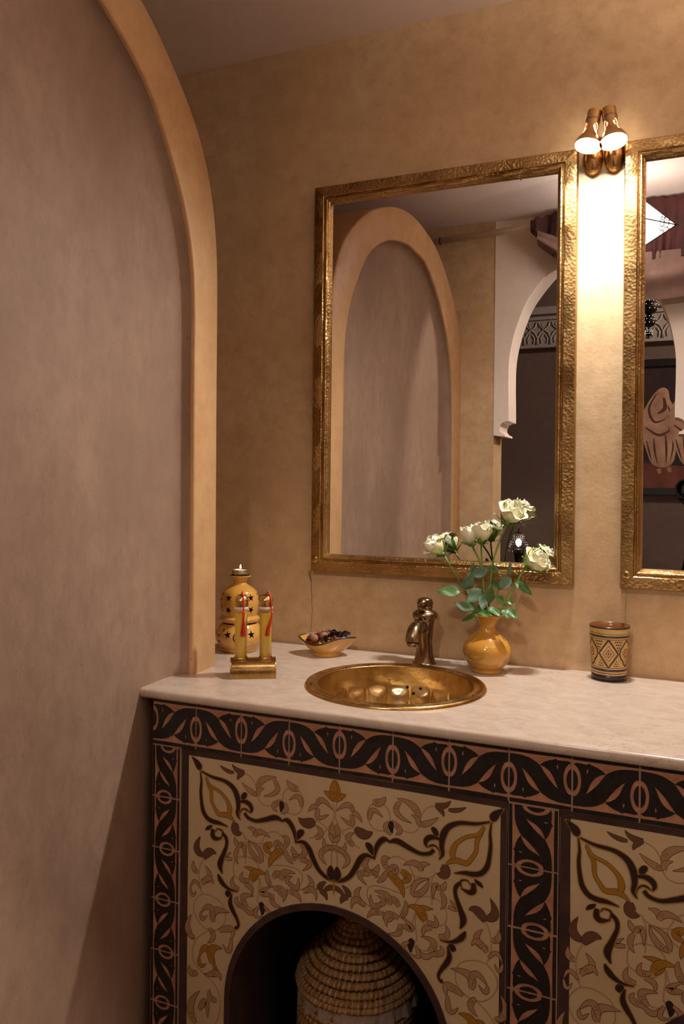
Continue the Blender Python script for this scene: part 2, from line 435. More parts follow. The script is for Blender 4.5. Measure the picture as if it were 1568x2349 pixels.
# arched block on the left: outline (distance from the mirror wall, height)
OUT = [(.304, 0), (.304, .4), (.304, .85), (.310, 1.4), (.313, 1.70), (.325, 1.815), (.345, 1.892), (.374, 1.952), (.415, 2.008), (.485, 2.07), (.60, 2.145), (.775, 2.213), (.946, 2.238), (1.112, 2.218), (1.254, 2.168), (1.415, 2.044), (1.50, 1.925), (1.545, 1.80), (1.560, 1.66), (1.563, 1.4), (1.563, .6), (1.563, 0)]
INN = [(.404, 0), (.404, .4), (.405, .85), (.411, 1.4), (.415, 1.66), (.437, 1.77), (.465, 1.835), (.495, 1.885), (.575, 1.99), (.65, 2.042), (.72, 2.077), (.80, 2.102), (.92, 2.120), (1.0, 2.114), (1.108, 2.095), (1.234, 2.007), (1.33, 1.90), (1.395, 1.785), (1.428, 1.66), (1.440, 1.5), (1.443, 1.3), (1.443, .6), (1.443, 0)]
def resample(P, n):
    Q = spline(P, 10); d = [0]
    for a, c in zip(Q, Q[1:]): d.append(d[-1] + math.dist(a, c))
    R = []; j = 0
    for i in range(n + 1):
        t = d[-1] * i / n
        while j < len(Q) - 2 and d[j + 1] < t: j += 1
        f = (t - d[j]) / max(d[j + 1] - d[j], 1e-9)
        R.append((Q[j][0] + (Q[j + 1][0] - Q[j][0]) * f, Q[j][1] + (Q[j + 1][1] - Q[j][1]) * f))
    return R
def offs(P, o):
    R = []
    for i, p in enumerate(P):
        a = P[max(i - 1, 0)]; c = P[min(i + 1, len(P) - 1)]
        dx, dz = c[0] - a[0], c[1] - a[1]; l = math.hypot(dx, dz)
        R.append((p[0] + dz / l * o, p[1] - dx / l * o))
    return R
bd = Vector((.06, -1.0)).normalized(); bn = Vector((-bd.y, bd.x))
def blk(p, dep):
    t = p[0] - .316
    return Vector((-.9525 + bd.x * t - bn.x * dep, -.316 + bd.y * t - bn.y * dep, p[1]))
NA = 140
o_c, i_c = resample(OUT, NA), resample(INN, NA)
def strip(rows, name, m, parent=None, lab=None):
    mb = MB(); V = []; F = []; k = NA + 1
    for r in rows: V += r
    for a in range(len(rows) - 1):
        F += [(a * k + i, a * k + i + 1, (a + 1) * k + i + 1, (a + 1) * k + i) for i in range(NA)]
    mb.add(V, F)
    return mb.build(name, m, parent, smooth=True)
wl = strip([[blk(p, d) for p in offs(o_c, o)] for o, d in ((0, .72), (0, .02), (0.0005, .006), (.002, .002), (.006, 0))] +
           [[blk(p, d) for p in offs(i_c, o)] for o, d in ((-.005, 0), (-.002, .001), (-.0004, .004), (0, .009))], 'wall_left', M['band'])
tag(wl, 'golden plaster arch band rising from the worktop to the ceiling on the left', kind='structure')
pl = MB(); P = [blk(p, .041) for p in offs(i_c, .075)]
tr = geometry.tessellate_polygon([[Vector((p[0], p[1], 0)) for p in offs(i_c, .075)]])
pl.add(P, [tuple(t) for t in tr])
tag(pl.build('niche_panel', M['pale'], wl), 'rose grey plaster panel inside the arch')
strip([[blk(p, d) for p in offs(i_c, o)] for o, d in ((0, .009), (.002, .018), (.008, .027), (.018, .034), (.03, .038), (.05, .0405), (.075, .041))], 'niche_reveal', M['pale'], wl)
# rear wall: tan part, then the white arched part with its corbels
tag(MB().box(-1.7, -.7365, -1.69, -1.53, 0, CEIL).build('wall_rear', M['tan']), 'tan plaster wall seen in the mirror beside the white arch', kind='structure')
half = [(-.7365, 1.470), (-.688, 1.465), (-.690, 1.474), (-.703, 1.480), (-.712, 1.492), (-.711, 1.508), (-.702, 1.522), (-.686, 1.529), (-.674, 1.530), (-.674, 1.545)]
arc = spline([(-.674, 1.56), (-.676, 1.75), (-.664, 1.85), (-.640, 1.937), (-.595, 2.039), (-.503, 2.152), (-.42, 2.205), (-.354, 2.218)], 6)
lft = half + arc
rgt = [(-.708 - p[0], p[1]) for p in reversed(lft[:-1])]
outl = [(-.7365, CEIL)] + lft + rgt[:-1] + [(.22, 1.47), (.22, 0), (1.7, 0), (1.7, CEIL)]
wa = MB().prism(outl, lambda p: Vector((p[0], -1.69, p[1])), lambda p: Vector((p[0], -1.527, p[1]))).build('wall_arch', M['white_plaster'], sharp=30)
tag(wa, 'white plaster arch with corbels seen in the mirror', kind='structure')
# the dark room beyond the arch
tag(MB().box(-2.6, 2.6, -4.7, -4.5, 0, 3.3).build('wall_far', M['far_wall']), 'grey brown far wall of the next room', kind='structure')
tag(MB().box(-2.7, -2.6, -4.7, -1.69, 0, 3.3).build('wall_far_left', M['far_wall']), 'far room side wall on the left', kind='structure')
tag(MB().box(2.6, 2.7, -4.7, -1.69, 0, 3.3).build('wall_far_right', M['far_wall']), 'far room side wall on the right', kind='structure')
tag(MB().box(-2.6, 2.6, -4.7, -1.69, 3.3, 3.4).build('ceiling_far', M['far_wall']), 'dark ceiling of the next room', kind='structure')
tag(MB().box(-2.6, 2.6, -1.69, -1.66, CEIL, 3.3).build('wall_over_arch', M['far_wall']), 'next room wall over the arch', kind='structure')
tag(MB().box(-2.6, -1.69, -1.69, -1.66, 0, CEIL).build('wall_beside_arch', M['far_wall']), 'next room wall beside the arch', kind='structure')
tag(MB().box(1.69, 2.6, -1.69, -1.66, 0, CEIL).build('wall_beside_arch_right', M['far_wall']), 'next room wall right of the arch', kind='structure')
# carved frieze round the far wall
fr = MB()
fr.box(-2.6, 2.6, -4.5, -4.47, 2.34, 2.60); fr.box(-2.6, 2.6, -4.5, -4.44, 2.585, 2.64); fr.box(-2.6, 2.6, -4.5, -4.455, 2.545, 2.56); fr.box(-2.6, 2.6, -4.5, -4.45, 2.33, 2.35)
frz = tag(fr.build('trim_1', M['frieze']), 'carved grey plaster frieze on the far wall', kind='structure')
mo = MB()
for sx in (-1, 1):
    mo.tube([(sx * .045, 0, 0), (sx * .05, 0, .05), (sx * .03, 0, .09), (0, 0, .115), (-sx * .03, 0, .14), (-sx * .045, 0, .175)], .006, 5)
    mo.tube([(sx * .02, 0, .01), (sx * .026, 0, .05), (0, 0, .085)], .005, 5)
mo.tube([(0, 0, .13), (-.018, 0, .15), (0, 0, .18), (.018, 0, .15), (0, 0, .13)], .005, 5)
mm = mo.me('frieze_motif', M['frieze'], True)
for i in range(26): obj('frieze_motif', mm, frz, (-2.0 + .1 * i, -4.468, 2.355))

# ------------------------------------------------------------------ vanity cabinet faced with tiles and painted boards
van = thing('vanity_cabinet', 'tiled vanity cabinet with painted arched boards under the marble worktop', 'cabinet', (-.2, -.27, 0))
VO = Vector((-.2, -.27, 0))
def vb(mb, name, m, parent=None, **k):
    mb.v = [v - VO for v in mb.v]
    return mb.build(name, m, parent or van, **k)
FY = -.529
XL, XM0, XM1, XR0, XR1 = -.957, -.257, -.177, .445, .528
bk = MB()
bk.box(XL, XR1, FY + .0012, -.49, .742, .8305)              # backing of the tile row
bk.box(XL, -.8915, FY + .0012, -.49, 0, .742); bk.box(XM0, XM1, FY + .0012, -.49, 0, .742); bk.box(XR0, XR1, FY + .0012, -.49, 0, .742)
vb(bk, 'tile_backing', M['grout'])
bd_ = MB()
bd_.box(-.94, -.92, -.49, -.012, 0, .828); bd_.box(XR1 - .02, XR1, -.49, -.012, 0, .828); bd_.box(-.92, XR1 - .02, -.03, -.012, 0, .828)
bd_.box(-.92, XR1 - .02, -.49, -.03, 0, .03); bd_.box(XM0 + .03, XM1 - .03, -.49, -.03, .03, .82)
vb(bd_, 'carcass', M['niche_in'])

# one excised tile (unit square, crest of the wave on the left), mirrored and turned for its neighbours
def tile_mesh(w, h, flip):
    mb = MB(); t = .006; g = .0006
    U = lambda u, v, d: Vector(((1 - u if flip else u) * w, -d, (1 - v) * h))
    # body with a slight bevel
    e = .012
    body = [(e, e), (1 - e, e), (1 - e, 1 - e), (e, 1 - e)]
    mb.prism(body, lambda p: U(p[0], p[1], 0), lambda p: U(p[0], p[1], t), 0)
    def sh(P, hole=None):
        P = [(min(max(u, e), 1 - e), min(max(v, e), 1 - e)) for u, v in P]
        if hole:
            tr = geometry.tessellate_polygon([[Vector((p[0], p[1], 0)) for p in P], [Vector((p[0], p[1], 0)) for p in hole]])
            A = P + hole
            mb.add([U(p[0], p[1], t + g) for p in A], [tuple(x) for x in tr], 1)
            for Q in (P, hole):
                n = len(Q)
                mb.add([U(p[0], p[1], t) for p in Q] + [U(p[0], p[1], t + g) for p in Q], [(i, (i + 1) % n, n + (i + 1) % n, n + i) for i in range(n)], 1)
        else:
            mb.prism(P, lambda p: U(p[0], p[1], t), lambda p: U(p[0], p[1], t + g), 1)
    sh([(0, 0), (1, 0), (1, .078), (.5, .085), (0, .078)]); sh([(0, .922), (.5, .915), (1, .922), (1, 1), (0, 1)])
    low = [(0, .285), (.10, .30), (.208, .350), (.317, .46), (.417, .593), (.506, .735), (.58, .79), (.655, .835), (.774, .867), (.88, .875), (1, .879)]
    up = [(1 - u, 1 - v) for u, v in reversed(low)]
    lo = spline(low, 3); upp = [(1 - u, 1 - v) for u, v in lo]
    sh(lo + upp)
    def lotus(rot):
        R = (lambda p: (1 - p[0], 1 - p[1])) if rot else (lambda p: p)
        ring = [(.135 * math.sin(a), .556 - .285 * math.cos(a) * (1 - .0 * abs(math.cos(a)))) for a in [PI * i / 10 for i in range(1, 10)]]
        P = [(0, .278)] + ring + [(.008, .845), (.06, .872), (.13, .868), (.20, .862), (.235, .868), (.258, .893), (.282, .868), (.36, .842), (.44, .80), (.506, .742), (.43, .715), (.357, .662), (.305, .59), (.272, .52), (.24, .43), (.208, .352), (.10, .30)]
        H = [(.225, .70), (.243, .745), (.232, .80), (.214, .745)]
        sh([R(p) for p in P], [R(p) for p in H])
        L = [(.086 * math.sin(PI * i / 8), .556 - .185 * math.cos(PI * i / 8)) for i in range(9)]
        sh([R(p) for p in L])
    lotus(False); lotus(True)
    me = mb.me('tile', [M['terracotta'], M['black_glaze']], False, False)
    bm = bmesh.new(); bm.from_mesh(me); bmesh.ops.recalc_face_normals(bm, faces=bm.faces); bm.to_mesh(me); bm.free()
    return me
J = .0006
row_t = [tile_mesh(.1 - J, .0903, f) for f in (True, False)]
for k in range(15):
    x0 = XL + .1 * k
    me = row_t[k % 2]
    w = min(.1, XR1 - x0)
    o = obj('tile', me, van, Vector((x0 + J / 2, FY + .006, .742)) - VO + Vector((0, random.uniform(-.0004, .0004), random.uniform(-.0004, .0003))), (0, random.uniform(-.003, .003), 0))
    if w < .1: o.scale.x = w / .1
def column(x0, w):
    ms = [tile_mesh(.1 - J, w, f) for f in (True, False)]
    for k in range(8):
        z1 = .7405 - .1005 * k
        hh = min(.1, z1)
        if hh < .02: continue
        o = obj('tile', ms[k % 2], van, Vector((x0 + w, FY + .006, z1)) - VO + Vector((random.uniform(-.0005, .0005), random.uniform(-.0006, .0004), 0)), (0, PI / 2 + random.uniform(-.006, .006), 0))
        o.rotation_euler = (0, PI / 2, 0)
        o.location.x -= w
        if hh < .1: o.scale.x = hh / .1
column(XL + .001, .0635); column(XM0, .0795); column(XR0 + .003, .0795)

# painted scrollwork of one half board, 0.1 mm units from the board axis / floor
BOLD=[[[[-2812,7020],[-2790,6832],[-2800,6639],[-2778,6423],[-2738,6266],[-2647,6151],[-2519,6108],[-2361,6100],[-2188,6063]],[13,37,53,64,80,80,80,59,5]],[[[-2786,7024],[-2562,6954],[-2277,6917],[-2089,6819],[-1994,6660],[-1970,6477],[-1990,6339],[-1921,6239]],[21,48,64,91,107,80,53,5]],[[[-1978,6569],[-1840,6600],[-1733,6564],[-1686,6484],[-1715,6400]],[21,69,86,69,8]],[[[-1731,6410],[-1792,6453],[-1869,6454],[-1935,6381],[-1944,6307]],[8,27,21,13,8]],[[[-1837,6387],[-1760,6312],[-1593,6280],[-1383,6343],[-1176,6413],[-1013,6362]],[59,59,59,80,91,16]],[[[-1043,6383],[-941,6401],[-853,6326],[-793,6206],[-756,6044]],[11,86,86,69,37]],[[[-785,6026],[-618,6062],[-503,5975],[-416,5811],[-300,5629],[-130,5514],[51,5495]],[11,64,96,91,75,59,27]],[[[-2517,5964],[-2522,5841],[-2452,5794],[-2310,5831]],[64,96,75,8]],[[[-2342,5833],[-2296,5909],[-2328,5971],[-2422,5981],[-2469,5918]],[5,24,24,16,8]],[[[-2312,5928],[-2226,5841],[-2218,5707],[-2291,5505],[-2357,5316],[-2302,5151]],[53,64,59,80,107,13]],[[[-2396,5133],[-2347,5034],[-2252,4945],[-2127,4891],[-1956,4886]],[21,91,75,43,5]],[[[-2095,4817],[-2124,4649],[-2075,4525],[-1997,4408],[-1940,4287],[-1969,4200],[-2019,4210]],[21,80,86,64,48,37,64]]]
DROP=[[[-2999,7273],[-2837,7203],[-2781,7120],[-2818,7041],[-2890,7063],[-2949,7164]],[[-1908,6642],[-1903,6715],[-1848,6769],[-1793,6760],[-1792,6706],[-1847,6636]],[[-749,6149],[-736,6230],[-679,6284],[-615,6282],[-598,6236],[-648,6155],[-740,6081]],[[-2682,5916],[-2645,5996],[-2543,6033],[-2555,5976],[-2618,5932]],[[-2234,4787],[-2204,4861],[-2126,4864],[-2110,4813],[-2171,4741]],[[56,5750],[-7,5641],[-11,5539],[59,5492],[127,5566],[126,5667]]]
VINE=[[[-1831,7127],[-1693,7055],[-1601,6910],[-1581,6767],[-1507,6634],[-1356,6593],[-1164,6651]],[[-1047,6736],[-1020,6897],[-890,7009],[-716,6972],[-622,6831],[-654,6645],[-768,6535],[-943,6539]],[[34,6913],[22,6759],[-18,6600],[-113,6418],[-280,6247],[-491,6152]],[[-410,6506],[-254,6457],[-85,6334],[42,6179]],[[56,5750],[48,5977],[-81,6080]],[[56,5763],[45,6205]],[[-1878,6006],[-1770,5897],[-1587,5864],[-1377,5890]],[[-1869,6007],[-1793,5786],[-1810,5436]],[[-1438,5958],[-1350,6093],[-1173,6143],[-1024,6065],[-987,5910],[-1064,5713],[-1255,5611],[-1429,5696],[-1497,5828],[-1438,5958]],[[-1283,5513],[-989,5558],[-756,5551],[-634,5459],[-666,5272],[-838,5158]],[[-2070,5305],[-2035,5460],[-1858,5569],[-1644,5549],[-1521,5413],[-1549,5222],[-1699,5080],[-1882,5096],[-2037,5177],[-2070,5305]],[[-1519,5242],[-1517,5044],[-1544,4800],[-1476,4682]],[[-809,5099],[-523,5255],[-290,5267]],[[-2732,5352],[-2810,5159],[-2823,4937],[-2772,4729],[-2749,4666]],[[-2756,4672],[-2908,4509],[-2928,4312],[-2813,4118],[-2619,4020],[-2398,4070],[-2243,4246],[-2246,4461],[-2342,4602],[-2564,4685],[-2756,4672]],[[-2619,3998],[-2835,3812],[-2951,3566],[-2916,3327],[-2704,3165],[-2447,3007],[-2331,2766],[-2346,2465],[-2453,2192]],[[-1847,4708],[-1693,4635],[-1542,4654]],[[-1307,4982],[-1457,5056],[-1504,5232]]]
RIB=[[[[-2689,6935],[-2639,6801],[-2574,6675],[-2556,6487],[-2475,6352],[-2395,6270],[-2238,6283],[-2128,6248],[-2044,6174]],[27,53,64,59,64,80,91,69,21]],[[[-2689,6916],[-2591,6781],[-2400,6708],[-2273,6615],[-2194,6520],[-2158,6391],[-2182,6280]],[53,53,53,59,75,96,53]]]
LEAF=[["b",-2077,7103,-2233,7120,-2384,7192,59],["b",-1847,7151,-2001,7155,-2120,7258,80],["b",-1847,7138,-1953,7068,-1998,6973,69],["t",-1569,6769,-1721,6811,-1906,6942,80],["t",-1564,6876,-1452,7065,-1170,7148,96],["t",-1229,7100,-1167,6899,-1433,6765,80],["t",-1544,6747,-1539,6853,-1426,6906,69],["t",-1062,6733,-1223,6615,-1148,6515,80],["t",-1032,6712,-958,6594,-1074,6496,64],["d",-1077,6731,-1061,6629,-1089,6525,75],["t",-716,7010,-861,7026,-959,7141,107],["t",-655,6684,-729,6866,-910,6771,75],["b",-396,6496,-565,6415,-724,6491,150],["t",-356,6760,-245,6880,-34,6737,80],["t",-328,6739,-427,6735,-525,6620,69],["t",-314,6728,-326,6560,-116,6647,75],["t",-378,6178,-266,6301,-380,6409,91],["t",45,6200,43,6362,38,6513,107],["t",28,6202,-56,6237,-90,6333,69],["t",16,6098,-165,6064,-206,6210,80],["t",-81,6067,-262,5918,-147,5736,80],["b",-2028,6172,-2017,6013,-1887,5991,150],["t",-1619,5978,-1636,6094,-1773,6123,80],["t",-1619,5978,-1500,6092,-1290,6017,86],["t",-1936,5733,-2014,5799,-2040,5896,75],["t",-1952,5717,-1860,5774,-1827,5540,80],["t",-1967,5700,-2026,5542,-1963,5401,69],["t",-1457,5537,-1660,5652,-1754,5873,80],["t",-1457,5537,-1526,5757,-1754,5873,69],["o",-1244,5915,-1376,5811,-1226,5708,107],["o",-1007,5854,-1226,5682,-1307,5461,107],["t",-1022,5878,-1155,5944,-1174,5810,91],["t",-1008,5880,-937,6050,-1054,6094,80],["t",-993,5857,-918,5715,-809,5627,75],["t",-701,5757,-803,5841,-833,5944,80],["t",-701,5757,-588,5882,-681,5999,86],["t",-686,5733,-485,5695,-626,5538,80],["t",-758,5720,-802,5763,-687,5824,59],["t",-2088,5476,-2228,5476,-2120,5591,64],["o",-1700,5152,-1596,5319,-1840,5377,112],["o",-1700,5152,-1581,5322,-1364,5323,107],["t",-1715,5149,-1883,5128,-1854,5281,80],["t",-1926,4945,-2081,4994,-2053,5161,80],["t",-1820,5048,-1683,5009,-1666,4875,75],["t",-1249,5099,-1340,5265,-1336,5424,80],["t",-1221,5289,-1104,5391,-927,5309,91],["t",-1059,5282,-987,5440,-770,5463,91],["t",-927,5296,-752,5202,-702,5394,80],["t",-1130,5124,-997,5021,-925,5153,75],["t",-1277,4975,-1456,4977,-1264,5136,86],["t",-1219,5092,-1013,5096,-1010,4887,91],["t",-1232,4997,-1216,4830,-1038,4790,80],["t",-896,5094,-751,5099,-642,4966,86],["t",-868,5243,-942,5319,-827,5400,64],["t",-607,5167,-438,5318,-526,5486,91],["t",-607,5167,-409,5235,-344,5061,86],["b",-296,5258,-255,5356,-152,5439,86],["b",-282,5243,-183,5218,-137,5108,86],["b",-189,5268,-45,5361,61,5307,69],["t",-1800,4612,-1985,4679,-1955,4792,80],["t",-1754,4635,-1848,4815,-1620,4871,91],["t",-1815,4608,-1677,4545,-1572,4661,75],["d",-1484,4786,-1437,4677,-1451,4550,91],["t",-1528,4697,-1586,4526,-1444,4525,59],["t",-1408,4723,-1302,4614,-1432,4528,59],["b",-2733,5420,-2879,5529,-2802,5768,118],["b",-2723,5362,-2591,5515,-2442,5503,128],["t",-2841,5084,-2939,5134,-2947,5275,86],["t",-2775,4920,-2585,5040,-2683,5231,96],["t",-2758,4863,-2600,5010,-2500,4916,86],["t",-2783,4776,-2920,4890,-3015,4733,53],["t",-3015,4733,-2965,4607,-2885,4706,48],["t",-2494,4190,-2466,4413,-2146,4451,118],["t",-2479,4247,-2577,4470,-2777,4312,86],["t",-2777,4312,-2734,4204,-2623,4297,59],["t",-2588,4060,-2491,3919,-2616,3767,86],["t",-2905,3782,-3070,3951,-2986,4231,96],["t",-2899,3825,-3020,3838,-2972,3945,59],["t",-2366,4056,-2086,4147,-2099,3956,102],["t",-2100,3982,-2143,3730,-2285,3831,75],["o",-2468,3395,-2647,3665,-2798,3451,112],["o",-2798,3451,-2770,3308,-2636,3368,69],["o",-2516,3397,-2519,3668,-2284,3737,128],["o",-2478,3393,-2450,3223,-2704,3160,86],["t",-2826,3157,-2978,3119,-3015,3248,102],["t",-2608,3151,-2387,3239,-2317,3116,96],["t",-2852,2167,-2985,2458,-2780,2813,123],["t",-2791,2454,-2633,2633,-2598,2343,107],["t",-2396,2722,-2555,2762,-2548,2900,91],["o",28,6951,-70,6993,-216,7056,118],["o",33,6959,25,7128,18,7284,123]]

# boards with an arched opening
AR, AZ, ACX = .210, .283, -.567
def arch_pts(r, z0, n=24, cx=0.0):
    return [(cx - r, z0)] + [(cx - r * math.cos(PI * i / n), AZ + r * math.sin(PI * i / n)) for i in range(n + 1)] + [(cx + r, z0)]
def board(x0, x1, cx, shift, lab):
    zt, zb = .7405, .03
    outline = [(x0, zb), (x0, zt), (x1, zt), (x1, zb)] + list(reversed(arch_pts(AR, zb, 24, cx)))
    p = vb(MB().prism(outline, lambda q: Vector((q[0], FY + .003, q[1])), lambda q: Vector((q[0], FY + .018, q[1]))), 'board', M['cream_panel'])
    p['label'] = lab
    O = Vector((0, 0, 0))
    fn = lambda x, z, h: Vector((x, FY + .003 - h, z)) - VO
    pb = Paint(fn)
    wob = lambda: random.uniform(-.0012, .0012)
    for wi, (a, c, wd) in enumerate((((x0 + .0085, zb), (x0 + .0085, zt), .017), ((x1 - .0055, zb), (x1 - .0055, zt), .011), ((x0, zt - .0055), (x1, zt - .0055), .011))):
        P = [(a[0] + (c[0] - a[0]) * i / 8, a[1] + (c[1] - a[1]) * i / 8) for i in range(9)]
        pb.ribbon(P, [wd + wob() for _ in P], 0, .0004 + .00002 * wi, 3)
    o = pb.b.build('painted_border', M['panel_border'], p, fix=False)
    e = MB(); A = arch_pts(AR + .011, zb, 32, cx); B = arch_pts(AR - .001, zb, 32, cx)
    V = [Vector((q[0], FY + .0022, q[1])) for q in A] + [Vector((q[0], FY - .0005, q[1])) for q in A] + [Vector((q[0], FY - .0005, q[1])) for q in B] + [Vector((q[0], FY + .020, q[1])) for q in B]
    n = len(A); e.add(V, [(r * n + i, r * n + i + 1, (r + 1) * n + i + 1, (r + 1) * n + i) for r in range(3) for i in range(n - 1)])
    e.v = [v - VO for v in e.v]; e.build('arch_edging', M['panel_border'], p, sharp=50)
    # scrollwork
    mats = [M['p_dark'], M['p_ochre'], M['p_tan'], M['p_vine'], M['p_brown']]
    ci = {'t': 2, 'b': 4, 'o': 1, 'd': 0}
    pt = Paint(fn)
    for s in (-1, 1):
        def X(q): return (-.566 + shift + (q[0] if s < 0 else -q[0]) * 1e-4, q[1] * 1e-4)
        for vi, P in enumerate(VINE): pt.ribbon([X(q) for q in P], [.0024] * len(P), 3, .0002 + .000006 * vi + .000004 * (s > 0), 6)
        for li, l in enumerate(LEAF):
            pts = [X(l[1:3]), X(l[3:5]), X(l[5:7])]
            hh = .0004 + .000006 * li + (.000003 if s > 0 else 0)
            pt.leaf(*pts[0], *pts[1], *pts[2], l[7] * 1.2e-4, ci[l[0]], 0, hh, .0007, .0000015)
            # little cross bands near the foot of the leaf
            if l[0] in 'to' and l[7] > 78:
                (ax, ay), (mx, my), (tx, ty) = pts
                for f in (.20, .30):
                    cx_, cy_ = 2 * mx - (ax + tx) / 2, 2 * my - (ay + ty) / 2
                    qx = (1 - f) ** 2 * ax + 2 * f * (1 - f) * cx_ + f * f * tx; qy = (1 - f) ** 2 * ay + 2 * f * (1 - f) * cy_ + f * f * ty
                    dx, dy = 2 * (1 - f) * (cx_ - ax) + 2 * f * (tx - cx_), 2 * (1 - f) * (cy_ - ay) + 2 * f * (ty - cy_)
                    k = math.hypot(dx, dy) or 1; hw = l[7] * 1e-4 * .36
                    pt.ribbon([(qx - dy / k * hw, qy + dx / k * hw), (qx + dy / k * hw, qy - dx / k * hw)], [.0006, .0006], 0, hh + .0000025 + .0000002 * s, 0)
        for bi, (P, W) in enumerate(RIB):
            pt.ribbon([X(q) for q in P], [w * 1e-4 for w in W], 0, .00104 + .00002 * bi, 6, .0006); pt.ribbon([X(q) for q in P], [w * 1e-4 for w in W], 1, .00105 + .00002 * bi, 6)
        for bi, (P, W) in enumerate(BOLD):
            pt.ribbon([X(q) for q in P], [w * 1e-4 for w in W], 1, .0011 + .000006 * bi + .000004 * (s > 0), 6, .0015); pt.ribbon([X(q) for q in P], [w * 1e-4 for w in W], 0, .0012 + .000006 * bi + .000004 * (s > 0), 6)
        for di, P in enumerate(DROP):
            Q = spline([X(q) for q in P], 5, True)
            cx_ = sum(q[0] for q in Q) / len(Q); cy_ = sum(q[1] for q in Q) / len(Q)
            pt.poly([(cx_ + (q[0] - cx_) * 1.16, cy_ + (q[1] - cy_) * 1.1) for q in Q], 1, .0013 + .000006 * di + .000004 * (s > 0)); pt.poly(Q, 0, .0014 + .000006 * di + .000004 * (s > 0))
        pt.ribbon([(-.566 + shift, .515 + .008), (-.566 + shift, .515 + .022), (-.566 + shift, .515 + .034)], [.001, .004, .001], 1, .0015 + .000004 * (s > 0), 4)
    pt.b.build('painted_scrollwork', mats, p, fix=False)
    # dark tunnel behind the opening
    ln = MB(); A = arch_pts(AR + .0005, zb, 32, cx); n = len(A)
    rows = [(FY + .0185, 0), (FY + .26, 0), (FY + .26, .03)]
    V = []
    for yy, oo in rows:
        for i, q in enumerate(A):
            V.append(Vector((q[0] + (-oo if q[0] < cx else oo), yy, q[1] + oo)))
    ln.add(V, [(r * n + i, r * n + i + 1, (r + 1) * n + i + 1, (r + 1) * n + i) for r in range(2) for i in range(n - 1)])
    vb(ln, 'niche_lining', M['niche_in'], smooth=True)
    return p
board(-.8905, -.2595, -.567, 0.0, 'cream board painted with brown and ochre scrolls, left of the middle tile column')
board(-.1755, .4435, .134, .700, 'cream board painted with brown and ochre scrolls, right of the middle tile column')

# ------------------------------------------------------------------ worktop
TOPZ = .85
BC = Vector((-.533, -.302))       # basin centre
wt = [(-.997, -.541), (.60, -.541), (.60, -.0005), (-1.30, -.0005), (-1.30, -.302), (-.958, -.302), (-.953, -.404), (-.997, -.404)]
me = MB().prism(wt, lambda p: Vector((p[0], p[1], TOPZ - .019)), lambda p: Vector((p[0], p[1], TOPZ))).me('worktop', M['marble'])
bevel(me, .0085, 4, lambda e: abs(e.verts[0].co.z - e.verts[1].co.z) < 1e-5 and (all(v.co.y < -.54 for v in e.verts) or all(abs(v.co.x + .997) < 1e-4 for v in e.verts)))
cut = MB().lathe([(0.0001, -.1), (.168, -.1), (.168, .1), (.0001, .1)], 64, M4=Matrix.Translation((BC.x, BC.y, TOPZ))).me('cut', M['marble'])
me = boolean(me, cut); smooth_by_angle(me, 35)
wtop = obj('worktop', me)
tag(wtop, 'cream marble worktop with a rounded front edge over the tiled cabinet', 'worktop')

# ------------------------------------------------------------------ brass basin
bas = thing('sink_basin', 'round hand-beaten brass basin with a fluted bowl set in the marble', 'sink', (BC.x, BC.y, TOPZ))
rim = MB().lathe([(.162, -.004), (.158, .0005), (.1555, .003), (.157, .0052), (.160, .0050), (.164, .0032), (.172, .0036), (.1745, .0058), (.178, .0064), (.181, .005), (.1832, .0012), (.1832, .0002), (.178, .0002)], 96)
rim.build('rim', M['brass_plain'], bas, smooth=True)
NF = 20
def bowl(u, v):
    a = 2 * PI * u
    # v 0 at the lip, 1 at the drain
    r0 = .1555 * (1 - v ** 3.2) + .022 * v ** 3.2 if v < .999 else .02
    z = .003 - .128 * math.sin(v * PI / 2) ** .92 if v > 0 else .003
    k = max(0.0, min(1.0, (v - .20) / .08)); k = k * k * (3 - 2 * k)
    k *= 1 - max(0, (v - .8) / .2) ** 2
    lobe = abs(math.cos(NF * a / 2 + .35)) ** .55
    r = r0 - k * (.0115 * lobe - .004)
    r += .0012 * math.sin(7 * a + 9 * v) * math.sin(11 * v + 2 * a) * min(1, v * 5)
    return Vector((r * math.cos(a), r * math.sin(a), z - k * .003 * lobe))
bw = MB().grid(bowl, NF * 16, 46, 0, True)
bw.build('bowl', M['brass_bowl'], bas, smooth=True)
MB().lathe([(.0005, -.1245), (.014, -.1245), (.0215, -.1225), (.0235, -.1248)], 32).build('drain', M['bronze'], bas, smooth=True)
for a in (62, 148, 205, -8, 290):
    t = math.radians(a); r = .1685
    MB().lathe([(.0001, .0052), (.0022, .0048), (.0032, .0034)], 10, M4=Matrix.Translation((r * math.cos(t), r * math.sin(t), 0))).build('rim_screw', M['iron'], bas, smooth=True)
for du, dv in ((-.013, .185), (.015, .18), (.001, .235)):
    u = (math.radians(93) / (2 * PI)) + du * 1.1
    p = bowl(u, dv + .02); c = Vector((0, 0, p.z + .01)); n = (Vector((0, 0, p.z)) - p).normalized()
    MB().lathe([(.0001, .0006), (.0032, .0004), (.0036, -.004)], 10, M4=Matrix.Translation(p + n * .0012) @ n.to_track_quat('Z', 'Y').to_matrix().to_4x4()).build('overflow_hole', M['dark_gap'], bas)

